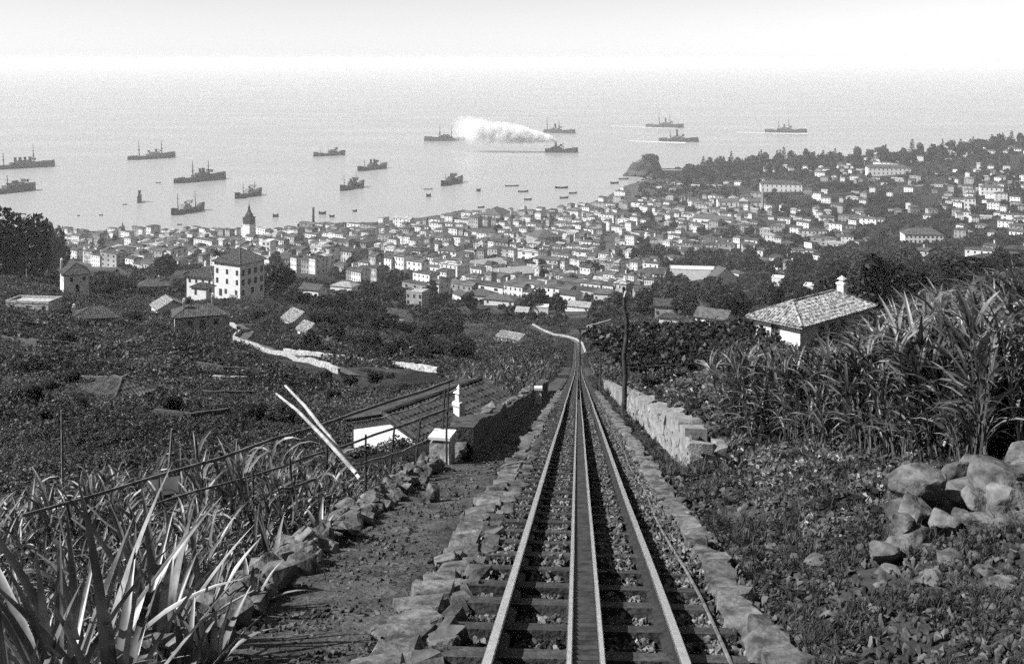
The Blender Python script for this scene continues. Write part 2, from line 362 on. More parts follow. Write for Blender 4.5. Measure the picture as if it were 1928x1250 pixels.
# ------------------------------------------------------------------ scatter tool for stuff nobody could count
PROTO = {}
def proto_collection(key, meshes):
    c = bpy.data.collections.new('proto_' + key)
    for i, me in enumerate(meshes):
        c.objects.link(bpy.data.objects.new('%s_%02d' % (key, i), me))
    PROTO[key] = (c, len(meshes)); return c
def scatter(name, key, P, scl, rot=None, label='', cat='', parent=None):
    c, k = PROTO[key]; P = np.asarray(P, np.float32); N = len(P)
    if rot is None:
        rot = np.zeros((N, 3), np.float32); rot[:, 2] = rng.uniform(0, 6.283, N)
        rot[:, 0] = rng.normal(0, .12, N); rot[:, 1] = rng.normal(0, .12, N)
    me = bpy.data.meshes.new(name); me.vertices.add(N); me.vertices.foreach_set('co', P.ravel())
    me.attributes.new('rot', 'FLOAT_VECTOR', 'POINT').data.foreach_set('vector', np.asarray(rot, np.float32).ravel())
    s3 = np.asarray(scl, np.float32)
    if s3.ndim == 1: s3 = np.repeat(s3[:, None], 3, 1)
    me.attributes.new('scl', 'FLOAT_VECTOR', 'POINT').data.foreach_set('vector', s3.ravel())
    me.attributes.new('pick', 'INT', 'POINT').data.foreach_set('value', rng.integers(0, k, N).astype(np.int32))
    me.update()
    g = bpy.data.node_groups.new('scatter_' + name, 'GeometryNodeTree')
    g.interface.new_socket('Geometry', in_out='INPUT', socket_type='NodeSocketGeometry')
    g.interface.new_socket('Geometry', in_out='OUTPUT', socket_type='NodeSocketGeometry')
    gi = g.nodes.new('NodeGroupInput'); go = g.nodes.new('NodeGroupOutput')
    ip = g.nodes.new('GeometryNodeInstanceOnPoints'); ci = g.nodes.new('GeometryNodeCollectionInfo')
    ci.inputs['Collection'].default_value = c; ci.inputs['Separate Children'].default_value = True; ci.inputs['Reset Children'].default_value = True
    def na(nm, dt):
        q = g.nodes.new('GeometryNodeInputNamedAttribute'); q.data_type = dt; q.inputs['Name'].default_value = nm; return q.outputs['Attribute']
    ip.inputs['Pick Instance'].default_value = True
    g.links.new(gi.outputs[0], ip.inputs['Points']); g.links.new(ci.outputs[0], ip.inputs['Instance'])
    g.links.new(na('pick', 'INT'), ip.inputs['Instance Index'])
    g.links.new(na('rot', 'FLOAT_VECTOR'), ip.inputs['Rotation']); g.links.new(na('scl', 'FLOAT_VECTOR'), ip.inputs['Scale'])
    g.links.new(ip.outputs[0], go.inputs[0])
    o = mobj(name, me, parent)
    md = o.modifiers.new('scatter', 'NODES'); md.node_group = g
    if parent is None: tag(o, label, cat)
    o['kind'] = 'stuff'
    return o

import bmesh
def hull_rock(npts=14, sx=1, sy=1, sz=1, seed=0, mat=None, name='rock'):
    r = np.random.default_rng(seed)
    d = r.normal(size=(npts, 3)); d /= np.linalg.norm(d, axis=1)[:, None]
    d = np.sign(d) * np.abs(d) ** 0.75
    d *= r.uniform(.75, 1.05, (npts, 1)) * np.array([sx, sy, sz]) * .5
    bm = bmesh.new()
    for q in d: bm.verts.new(q)
    bmesh.ops.convex_hull(bm, input=bm.verts)
    loose = [v for v in bm.verts if not v.link_faces]
    bmesh.ops.delete(bm, geom=loose, context='VERTS')
    me = bpy.data.meshes.new(name); bm.to_mesh(me); bm.free()
    if mat: me.materials.append(mat)
    return me
def slab_rock(seed, mat=None, name='slab_stone', npts=26, e=.38):
    """an angular split stone: hull of points pushed out towards a box"""
    r = np.random.default_rng(seed); d = r.normal(size=(npts, 3)); d /= np.abs(d).max(axis=1)[:, None]
    d = np.sign(d) * np.abs(d) ** e * .5 * r.uniform(.72, 1.04, (npts, 1)); d[:, 2] += d[:, 0] * r.uniform(-.3, .3) + d[:, 1] * r.uniform(-.25, .25)
    bm = bmesh.new()
    for q in d: bm.verts.new(q)
    bmesh.ops.convex_hull(bm, input=bm.verts); bmesh.ops.delete(bm, geom=[v for v in bm.verts if not v.link_faces], context='VERTS')
    bmesh.ops.recalc_face_normals(bm, faces=bm.faces)
    me = bpy.data.meshes.new(name); bm.to_mesh(me); bm.free()
    if mat: me.materials.append(mat)
    return me
def facet_rock(seed, sub=3, nplanes=13, sx=1, sy=1, sz=1, mat=None, name='boulder', rough=.05):
    r = np.random.default_rng(seed); bm = bmesh.new()
    bmesh.ops.create_icosphere(bm, subdivisions=sub, radius=1)
    nrm = r.normal(size=(nplanes, 3)); nrm /= np.linalg.norm(nrm, axis=1)[:, None]; c = r.uniform(.55, .95, nplanes)
    for v in bm.verts:
        d = np.array(v.co); dots = nrm @ d
        rr = min([1.15] + [ci / di for ci, di in zip(c, dots) if di > .05])
        rr *= 1 + rough * (vnoise(d[0] * 3 + seed, d[1] * 3 + d[2] * 5, seed) - .5) * 2 + rough * .6 * (vnoise(d[0] * 8 + seed, d[1] * 8 + d[2] * 9, seed) - .5)
        v.co = Vector((d[0] * sx, d[1] * sy, d[2] * sz)) * float(rr) * .5
    for f_ in bm.faces: f_.smooth = True
    me = bpy.data.meshes.new(name); bm.to_mesh(me); bm.free()
    me.set_sharp_from_angle(angle=R(24))
    if mat: me.materials.append(mat)
    return me

# ------------------------------------------------------------------ the rack railway
def tz(Y): return EYE - float(drop_track(Y))
line = thing('rack_railway', 'single rack railway line running straight down the hillside', 'railway', (float(track_x(4)), 4, tz(4)))
line_inv = Matrix.Translation(-line.location)
TY = np.concatenate([np.arange(-3, 60, 1.5), np.arange(60, 332, 4.0)])
def extrude_line(name, prof, mats, edge_mat, parent, off=0.0, sag=0.004):
    """prof: closed cross-section (x, z); edge_mat: material index per side"""
    k = len(prof); V = []; Fc = []; mi = []
    wob = [(float(vnoise(y / 7.0, 5.5 + off, 4)) - .5) * sag for y in TY]
    for y, w in zip(TY, wob):
        for (px_, pz_) in prof: V.append((float(track_x(y)) + off + px_ + w, y, tz(y) + pz_))
    for i in range(len(TY) - 1):
        for e in range(k):
            e2 = (e + 1) % k; Fc.append((i*k + e, i*k + e2, (i+1)*k + e2, (i+1)*k + e)); mi.append(edge_mat[e])
    Fc.append(tuple(reversed(range(k)))); mi.append(1); Fc.append(tuple((len(TY)-1)*k + e for e in range(k))); mi.append(1)
    V = [tuple(line_inv @ Vector(v)) for v in V]
    me = new_mesh(name, V, Fc)
    for m_ in mats: me.materials.append(m_)
    me.polygons.foreach_set('material_index', mi)
    return mobj(name, me, parent)
RM = [M['rail'], M['rail_side']]
rprof = [(-.055, 0), (.055, 0), (.05, .018), (.012, .03), (.012, .105), (.029, .118), (.029, .142), (.023, .15), (-.023, .15), (-.029, .142), (-.029, .118), (-.012, .105), (-.012, .03), (-.05, .018)]
redge = [1]*14
for e in (6, 7, 8): redge[e] = 0
for off in (-.5, .5): extrude_line('rail', rprof, RM, redge, line, off, .02)
bprof = [(-.016, .0), (.016, .0), (.016, .175), (.011, .18), (-.011, .18), (-.016, .175)]
for off in (-.083, .083): extrude_line('rack_bar', bprof, RM, [1, 1, 0, 0, 0, 1], line, off, .01)
rg = MB()
for y in np.arange(3.5, 45, .1):
    x = float(track_x(y)); z = tz(y)
    rg.box(x - .068, x + .068, y - .022, y + .022, z + .11, z + .152)
rg.v = [tuple(line_inv @ Vector(v)) for v in rg.v]
tag(rg.build('rack_tooth_row', grey_mat('rack_teeth', .06, .14, 9, rough=.6, metallic=.5), line), kind='stuff')
sl = []
for k in range(3):
    b = MB().box(-.86, .86, -.11, .11, -.13, 0); r = random.Random(k)
    b.v = [(x + r.uniform(-.02, .02), y + r.uniform(-.012, .012), z + r.uniform(-.008, .006)) for x, y, z in b.v]
    sl.append(b.mesh('sleeper', M['sleeper']))
ys = np.arange(3.62, 44, .63); rest = MB(); tilt = -math.atan(TR_GRADE)
for i, y in enumerate(np.arange(3.62, 300, .63)):
    yj = y + random.uniform(-.03, .03)
    c_ = Vector((float(track_x(yj)) + random.uniform(-.04, .04), yj, tz(yj) + .03))
    if y < 44:
        o = mobj('sleeper', sl[i % 3], line, line_inv @ c_, (tilt, 0, random.uniform(-.02, .02) - .06))
    else:
        c2 = line_inv @ c_; rest.box(c2.x - .86, c2.x + .86, c2.y - .11, c2.y + .11, c2.z - .1, c2.z)
tag(rest.build('far_sleeper_row', M['sleeper'], line), kind='stuff')

proto_collection('pebble', [hull_rock(11, 1, .8, .65, 100 + k, M['ballast'], 'pebble') for k in range(8)])
proto_collection('bankpebble', [hull_rock(11, 1, .8, .6, 160 + k, M['pebble'], 'pebble') for k in range(6)])
def on_bed(N, s0, s1, y0, y1, dz):
    Y = np.exp(rng.uniform(np.log(y0), np.log(y1), N)); s = rng.uniform(s0, s1, N); X = track_x(Y) + s
    return np.stack([X, Y, EYE - drop_track(Y) + dz + rng.normal(0, .012, N)], -1), s, Y
P, s, Y = on_bed(52000, -.98, .98, 3.8, 70, .005)
# fewer stones near the camera where the sleepers lie bare, none on rails and rack
keep = (np.abs(np.abs(s) - .5) > .09) & (np.abs(s) > .15)
ph = ((Y - 3.62 + .315) % .63) - .315
P[:, 2] -= np.where(Y < 8.5, .035, 0)
keep &= ~((np.abs(ph) < .14) & (rng.uniform(size=len(Y)) < np.where(Y < 7.6, .92, .35)))
P, Y = P[keep], Y[keep]
scatter('ballast', 'pebble', P, rng.uniform(.025, .07, len(P)) * (1 + .006 * Y), rng.uniform(0, 6.28, (len(P), 3)),
        'broken stone ballast packed between the rails', 'ballast')

# strips of the setting: the ballast bed and the worn footpath beside it
def strip(name, s0, s1, y0, y1, dz, mat, label, cat, ns=6):
    V = []; Fc = []; ysx = np.concatenate([np.arange(y0, min(40, y1), .35), np.arange(min(40, y1), y1, 3.0)])
    for y in ysx:
        for k in range(ns + 1):
            wob = (float(vnoise(y * .9, k * 0 + s0, 6)) - .5) * .22
            s_ = s0 + (s1 - s0) * k / ns + (wob if k in (0, ns) else 0)
            x = float(track_x(y)) + s_
            V.append((x, y, tz(y) + dz + (float(vnoise(x * 3, y * 3, 8)) - .5) * .05 - (.0 if 0 < k < ns else .06)))
    w_ = ns + 1
    for i in range(len(ysx) - 1):
        for k in range(ns): Fc.append((i*w_ + k, i*w_ + k + 1, (i+1)*w_ + k + 1, (i+1)*w_ + k))
    return tag(mobj(name, new_mesh(name, V, Fc, mat, True)), label, cat, kind='structure')
strip('ballast_bed', -1.12, 1.12, -2, 325, -.055, M['bed'], 'dark stony bed under the rails', 'track bed', 8)
strip('footpath', -2.4, -1.1, -2, 120, .03, M['dirt'], 'narrow dirt footpath along the left of the rails', 'path', 8)

# kerb slabs on both sides, each stone its own piece
def kerb(name, sc_, y0, y1, label, wmin, wmax, dz):
    root = thing(name, label, 'kerb', (float(track_x(y0)) + sc_, y0, tz(y0)))
    inv = Matrix.Translation(-root.location)
    meshes = []
    for k in range(9):
        me = slab_rock(300 + k + int(sc_ * 10), M['slab'])
        meshes.append(me)
    y = y0; i = 0
    while y < y1:
        ln = random.uniform(.11, .34) * (1 + .018 * y); w = random.uniform(wmin, wmax)
        yy = y + ln / 2
        c_ = Vector((float(track_x(yy)) + sc_ + random.uniform(-.05, .05), yy, tz(yy) + dz + random.uniform(-.03, .02)))
        mobj('slab_stone', random.choice(meshes), root, inv @ c_, (tilt * .35 + random.uniform(-.08, .05), random.uniform(-.1, .1), random.uniform(-.2, .2)),
             (w, ln * 1.1, random.uniform(.08, .15)))
        y += ln * .93; i += 1
    return root
kerb('stone_kerb', -1.06, 3.6, 62, 'row of flat pale kerb stones left of the rails', .20, .36, .02)
kerb('stone_kerb', 1.06, 3.6, 62, 'row of flat pale kerb stones right of the rails', .16, .30, .02)
# a second row of small rounded cobbles inside the left kerb
root = thing('cobble_edging', 'row of small rounded cobbles between left kerb and rail', 'edging', (float(track_x(3.8)) - .84, 3.8, tz(3.8)))
inv = Matrix.Translation(-root.location)
cobs = [slab_rock(500 + k, M['stone'], 'cobble', 22, .6) for k in range(6)]
y = 3.8
while y < 24:
    ln = random.uniform(.10, .2) * (1 + .03 * y)
    c_ = Vector((float(track_x(y)) - .83 + random.uniform(-.04, .04), y, tz(y) + .01))
    mobj('cobble', random.choice(cobs), root, inv @ c_, (0, random.uniform(-.3, .1), random.uniform(-.5, .5)), (random.uniform(.12, .22), ln, .14)); y += ln * 1.25
# thin pipe laid along the right side
pp = MB().tube([(float(track_x(y)) + .80 + .02 * math.sin(y), y, tz(y) + .02) for y in np.arange(3.6, 60, 1.0)], .012, 6)
tag(pp.build('iron_pipe', M['wood']), 'thin iron pipe lying along the right of the rails', 'pipe')

# ------------------------------------------------------------------ leaves, plants, trees
def leaf_cloud(n, rad, size, seed, squash=.8, lobes=0, mat=None, name='foliage', up=.35, hollow=.45, lens=1.8, bottom=-.25):
    """many small leaf-shaped faces spread through a lobed volume"""
    r = np.random.default_rng(seed)
    if lobes:
        lc = r.normal(size=(lobes, 3)); lc /= np.linalg.norm(lc, axis=1)[:, None]
        lc *= r.uniform(.25, .72, (lobes, 1)); lr = r.uniform(.28, .48, lobes)
        k = r.integers(0, lobes, n); c0 = lc[k]; rr = lr[k]
    else: c0 = np.zeros((n, 3)); rr = np.ones(n)
    d = r.normal(size=(n, 3)); d /= np.linalg.norm(d, axis=1)[:, None]
    P = (c0 + d * (rr * r.uniform(hollow, 1.0, n) ** .5)[:, None])
    P[:, 2] = np.where(P[:, 2] < bottom, bottom + (P[:, 2] - bottom) * .2, P[:, 2])
    P *= np.array([rad, rad, rad * squash])
    nrm = d * .6 + r.normal(size=(n, 3)) * .6; nrm[:, 2] += up; nrm /= np.linalg.norm(nrm, axis=1)[:, None]
    a = np.cross(nrm, r.normal(size=(n, 3))); a /= np.linalg.norm(a, axis=1)[:, None] + 1e-9; b = np.cross(nrm, a)
    sz = (size * r.uniform(.55, 1.3, n))[:, None]
    V = np.stack([P - a * sz * lens * .5, P - b * sz * .5 + nrm * sz * .12, P + a * sz * lens * .5, P + b * sz * .5 + nrm * sz * .12], 1).reshape(-1, 3)
    return fast_mesh(name, V, np.arange(n * 4).reshape(-1, 4), mat)
def blade(V, Fc, p0, az, length, width, rise, droop, seg=5, twist=0.0, fold=.25):
    """one arching strap leaf, folded along its midrib"""
    base = len(V); ca, sa = math.cos(az), math.sin(az)
    px_, pz_ = 0.0, 0.0; ang = rise
    for i in range(seg + 1):
        t_ = i / seg
        w = width * (0.55 + 1.1 * t_ - 0.2 * t_) * (1 - t_) ** .55 if t_ < 1 else 0.002
        w = width * (min(1, .5 + 2.2 * t_)) * (1 - t_ ** 2.2) * .5 + .0015
        sx_, sy_ = -sa * w, ca * w
        cx_, cy_, cz_ = p0[0] + ca * px_, p0[1] + sa * px_, p0[2] + pz_
        V.append((cx_ + sx_, cy_ + sy_, cz_ + w * fold + twist * w)); V.append((cx_, cy_, cz_ - w * fold)); V.append((cx_ - sx_, cy_ - sy_, cz_ + w * fold - twist * w))
        px_ += math.cos(ang) * length / seg; pz_ += math.sin(ang) * length / seg; ang -= droop / seg
    for i in range(seg):
        b0 = base + i * 3
        Fc.append((b0, b0+1, b0+4, b0+3)); Fc.append((b0+1, b0+2, b0+5, b0+4))
def cane_plant(seed, h=2.0):
    r = random.Random(seed); V = []; Fc = []
    lean = (r.uniform(-.18, .18), r.uniform(-.18, .18))
    mb = MB().tube([(0, 0, -.1), (lean[0]*h*.5, lean[1]*h*.5, h*.5), (lean[0]*h, lean[1]*h, h*.9)], [.02, .016, .008], 4)
    V += mb.v; Fc += mb.f
    n = r.randint(8, 12)
    for i in range(n):
        z = h * (.12 + .78 * i / n); 
        blade(V, Fc, (lean[0]*z, lean[1]*z, z), r.uniform(0, 6.28), r.uniform(.5, 1.0), r.uniform(.045, .085), r.uniform(.95, 1.45), r.uniform(.5, 2.1), 5, r.uniform(-.6, .6))
    return new_mesh('cane', V, Fc, M['cane'])
def tuft(seed, n=16, ln=.5, mat=None):
    r = random.Random(seed); V = []; Fc = []
    for i in range(n): blade(V, Fc, (r.uniform(-.1, .1), r.uniform(-.1, .1), 0), r.uniform(0, 6.28), ln * r.uniform(.5, 1.2), .02 * ln * 3, r.uniform(.8, 1.5), r.uniform(.3, 1.6), 3)
    return new_mesh('tuft', V, Fc, mat or M['weed'])
proto_collection('shrub', [leaf_cloud(300, 1, .115, 20 + k, .75, 7, M['leaf'], 'shrub', bottom=-.1) for k in range(6)])
proto_collection('farshrub', [leaf_cloud(60, 1, .42, 40 + k, .7, 4, M['leaf_far'], 'shrub', bottom=-.1) for k in range(5)])
proto_collection('cane', [cane_plant(60 + k, random.uniform(1.6, 2.3)) for k in range(9)])
proto_collection('weed', [leaf_cloud(95, 1, .15, 80 + k, .5, 5, M['weed'], 'weed', up=.7, bottom=-.05) for k in range(6)] + [tuft(90 + k, 20, 1.0) for k in range(4)])
proto_collection('broadleaf', [leaf_cloud(60, 1, .36, 120 + k, .8, 5, M['cane'], 'broadleaf', up=.5, lens=1.3, bottom=-.05) for k in range(5)])

def sample(N, u0, u1, y0, y1):
    Y = np.exp(rng.uniform(math.log(y0), math.log(y1), N)); u = rng.uniform(u0, u1, N)
    X = (u - CX) / FPX * Y; Z = ground(X, Y)
    return X, Y, Z, u, HY + FPX * (EYE - Z) / Y, X - track_x(Y)
LANES = []      # keep-clear polylines (world), filled below: (points, half width)
KEEP = []       # keep-clear discs (x, y, r) round buildings
def lane_pts(pixels): return [hit(*q) for q in pixels]
# white lane walls and paths of the middle slope, in world places found on the ground
LANE_A = lane_pts([(447, 612), (468, 626), (455, 640), (500, 655), (560, 672), (610, 688), (662, 708)])
LANE_B = lane_pts([(535, 664), (620, 676), (700, 686), (780, 696), (825, 702)])
LANE_C = lane_pts([(998, 612), (1020, 624), (1055, 634), (1078, 640), (1090, 648), (1096, 668)])
LANE_D = lane_pts([(540, 690), (575, 702), (600, 712)])
for l_, w_ in ((LANE_A, 3.0), (LANE_B, 2.0), (LANE_C, 3.0), (LANE_D, 2.0)): LANES.append((l_, w_))
def clear_mask(X, Y):
    m = np.ones(len(X), bool)
    for pts, w in LANES:
        for a_, b_ in zip(pts[:-1], pts[1:]):
            dx, dy = b_.x - a_.x, b_.y - a_.y; q = np.clip(((X - a_.x) * dx + (Y - a_.y) * dy) / (dx*dx + dy*dy), 0, 1)
            m &= (X - a_.x - q*dx) ** 2 + (Y - a_.y - q*dy) ** 2 > w * w
    for (x, y, r_) in KEEP: m &= (X - x) ** 2 + (Y - y) ** 2 > r_ * r_
    return m

# crowns: one unit high from the ground, one unit wide
def crown_variants(kind, count, n, size, mat, seed):
    out = []
    for k in range(count):
        if kind == 'round': me = leaf_cloud(n, .5, size, seed + k, .95, 15, mat, 'crown', hollow=.6, bottom=-.9)
        elif kind == 'column':
            me = leaf_cloud(n, .5, size, seed + k, 1.0, 14, mat, 'crown', hollow=.6)
        elif kind == 'spire':
            r = np.random.default_rng(seed + k); tier = r.integers(0, 9, n) / 9.0
            th = r.uniform(0, 6.283, n); rad = .5 * (1.02 - tier) * r.uniform(.15, 1, n) ** .6
            P = np.stack([rad * np.cos(th), rad * np.sin(th), -.42 + tier * .92 - rad * .12 + r.normal(0, .015, n)], -1)
            a = np.stack([np.cos(th + r.normal(0, .4, n)), np.sin(th + r.normal(0, .4, n)), r.normal(0, .2, n)], -1); b = np.stack([-np.sin(th), np.cos(th), r.normal(0, .4, n)], -1)
            s_ = (size * r.uniform(.6, 1.3, n))[:, None]
            V = np.stack([P - a*s_, P - b*s_*.5, P + a*s_, P + b*s_*.5], 1).reshape(-1, 3)
            me = fast_mesh('crown', V, np.arange(n*4).reshape(-1, 4), mat)
        elif kind == 'palm':
            V = []; Fc = []; rr_ = random.Random(seed + k)
            for i in range(46): blade(V, Fc, (0, 0, -.1), rr_.uniform(0, 6.28), rr_.uniform(.4, .62), .06, rr_.uniform(-.2, 1.4), rr_.uniform(.6, 1.5), 5)
            me = new_mesh('crown', V, Fc, mat)
        out.append(me)
    return out
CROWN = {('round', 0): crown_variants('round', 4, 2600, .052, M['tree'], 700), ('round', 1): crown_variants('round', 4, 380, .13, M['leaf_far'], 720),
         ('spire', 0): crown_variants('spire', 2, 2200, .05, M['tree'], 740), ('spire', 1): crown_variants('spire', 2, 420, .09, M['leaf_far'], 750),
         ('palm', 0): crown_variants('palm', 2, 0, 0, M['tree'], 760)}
def trunk_mesh(seed, limbs=4):
    r = random.Random(seed); b = MB()
    b.tube([(0, 0, -.12), (.01, 0, .12), (r.uniform(-.03, .03), r.uniform(-.03, .03), .42), (r.uniform(-.05, .05), r.uniform(-.05, .05), .8)], [.05, .038, .03, .01], 6)
    for i in range(limbs):
        t_ = 6.28 * i / limbs + r.uniform(0, 1); z = r.uniform(.28, .45)
        b.tube([(0, 0, z), (.14*math.cos(t_), .14*math.sin(t_), z + .15), (.27*math.cos(t_), .27*math.sin(t_), z + .26)], [.022, .016, .006], 5)
    return b.mesh('trunk', M['bark'], True)
TRUNKS = [trunk_mesh(k) for k in range(4)]
TREES = []
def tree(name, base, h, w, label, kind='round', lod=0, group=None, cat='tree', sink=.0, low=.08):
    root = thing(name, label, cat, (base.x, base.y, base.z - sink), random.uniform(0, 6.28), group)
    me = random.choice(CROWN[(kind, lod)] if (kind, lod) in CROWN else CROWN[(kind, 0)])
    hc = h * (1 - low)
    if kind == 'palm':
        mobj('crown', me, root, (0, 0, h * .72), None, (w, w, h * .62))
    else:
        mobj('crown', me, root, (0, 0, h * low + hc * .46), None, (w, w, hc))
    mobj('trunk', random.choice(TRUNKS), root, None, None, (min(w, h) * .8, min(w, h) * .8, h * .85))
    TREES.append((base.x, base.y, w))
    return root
def tree_px(name, x, y, hpx, wpx, label, **k):
    b = hit(x, y); f_ = b.y / FPX
    t_ = tree(name, b, hpx * f_, wpx * f_, label, **k); KEEP.append((b.x, b.y, wpx * f_ * .3)); return t_

# ------------------------------------------------------------------ buildings
def poly_strips(mb, poly, pitch, rise, seg, r, jit=.02):
    """courses of half-round tiles laid up one roof plane. poly: 3D points, the first edge is the eave"""
    P = [Vector(p) for p in poly]; o = P[0]; ex = (P[1] - P[0]); W = ex.length; ex.normalize()
    nn = ex.cross(P[2] - P[0]).normalized()
    if nn.z < 0: nn = -nn
    ey = nn.cross(ex).normalized()
    if ey.z < 0: ey = -ey
    q = [((p - o).dot(ex), (p - o).dot(ey)) for p in P]
    x = pitch * .5
    while x < W:
        ys_ = []
        for i in range(len(q)):
            (x0, y0), (x1, y1) = q[i], q[(i + 1) % len(q)]
            if (x0 - x) * (x1 - x) < 0: ys_.append(y0 + (y1 - y0) * (x - x0) / (x1 - x0))
        if len(ys_) >= 2:
            lo, hi = min(ys_), max(ys_); y = lo - .05
            while y < hi - .03:
                y2 = min(y + seg, hi); j = r.uniform(-jit, jit); w = pitch * r.uniform(.40, .5)
                h0, h1 = rise * r.uniform(.9, 1.25), rise * r.uniform(.45, .7)
                A = [(x - w + j, y, .004), (x - w * .45 + j, y, h0), (x + w * .45 + j, y, h0), (x + w + j, y, .004), (x - w * .86, y2, .004), (x - w * .4, y2, h1), (x + w * .4, y2, h1), (x + w * .86, y2, .004)]
                mb.add([o + ex * a[0] + ey * a[1] + nn * a[2] for a in A], [(0, 1, 5, 4), (1, 2, 6, 5), (2, 3, 7, 6), (0, 3, 2, 1)])
                y = y2
        x += pitch
def hip_planes(w, d, h, rise, ov, ridge=None):
    """eave-first planes of a hipped roof over a w x d plan, eaves at height h"""
    X, Y = w / 2 + ov, d / 2 + ov
    if w >= d:
        k = (X - Y) if ridge is None else ridge / 2
        a, b = (-k, 0, h + rise), (k, 0, h + rise)
        return [[(-X, -Y, h), (X, -Y, h), b, a], [(X, Y, h), (-X, Y, h), a, b], [(X, -Y, h), (X, Y, h), b], [(-X, Y, h), (-X, -Y, h), a]]
    k = (Y - X) if ridge is None else ridge / 2
    a, b = (0, -k, h + rise), (0, k, h + rise)
    return [[(-X, -Y, h), (X, -Y, h), a], [(X, Y, h), (-X, Y, h), b], [(X, -Y, h), (X, Y, h), b, a], [(-X, Y, h), (-X, -Y, h), a, b]]
def gable_planes(w, d, h, rise, ov):
    X, Y = w / 2 + ov, d / 2 + ov
    return [[(-X, -Y, h), (X, -Y, h), (X, 0, h + rise), (-X, 0, h + rise)], [(X, Y, h), (-X, Y, h), (-X, 0, h + rise), (X, 0, h + rise)]]
_UF = MB().box(-.5, .5, -.06, .0, -.5, .5)
def win_unit():
    fr = MB()
    for a in ((-.5, -.40, -.5, .5), (.40, .5, -.5, .5), (-.40, .40, -.5, -.42), (-.40, .40, .42, .5), (-.03, .03, -.42, .42), (-.40, -.03, -.02, .02), (.03, .40, -.02, .02)):
        fr.box(a[0], a[1], -.07, .02, a[2], a[3])
    return fr.mesh('window', M['wood']), MB().box(-.40, .40, -.02, .015, -.42, .42).mesh('pane', M['pane'])
W_FRAME, W_PANE = win_unit()
D_LEAF = MB().box(-.5, .5, -.05, .02, 0, 1).box(-.42, -.04, -.07, -.05, .08, .9).box(.04, .42, -.07, -.05, .08, .9).mesh('door', M['wood_dark'])
def chimney(root, x, y, z0, z1, w=.7, mat=None, pots=True, parent=None):
    c = MB().box(x - w/2, x + w/2, y - w/2, y + w/2, z0, z1).box(x - w*.62, x + w*.62, y - w*.62, y + w*.62, z1 + .003, z1 + .16)
    for s_ in (-.2, .2): c.box(x + s_*w - .06, x + s_*w + .06, y - w*.3, y + w*.3, z1 + .163, z1 + .5)
    c.add([(x - w*.55, y - w*.5, z1 + .503), (x + w*.55, y - w*.5, z1 + .503), (x + w*.55, y + w*.5, z1 + .503), (x - w*.55, y + w*.5, z1 + .503), (x, y, z1 + .85)], [(0, 1, 4), (1, 2, 4), (2, 3, 4), (3, 0, 4), (3, 2, 1, 0)])
    return c.build('chimney', mat or M['plaster'], parent or root)
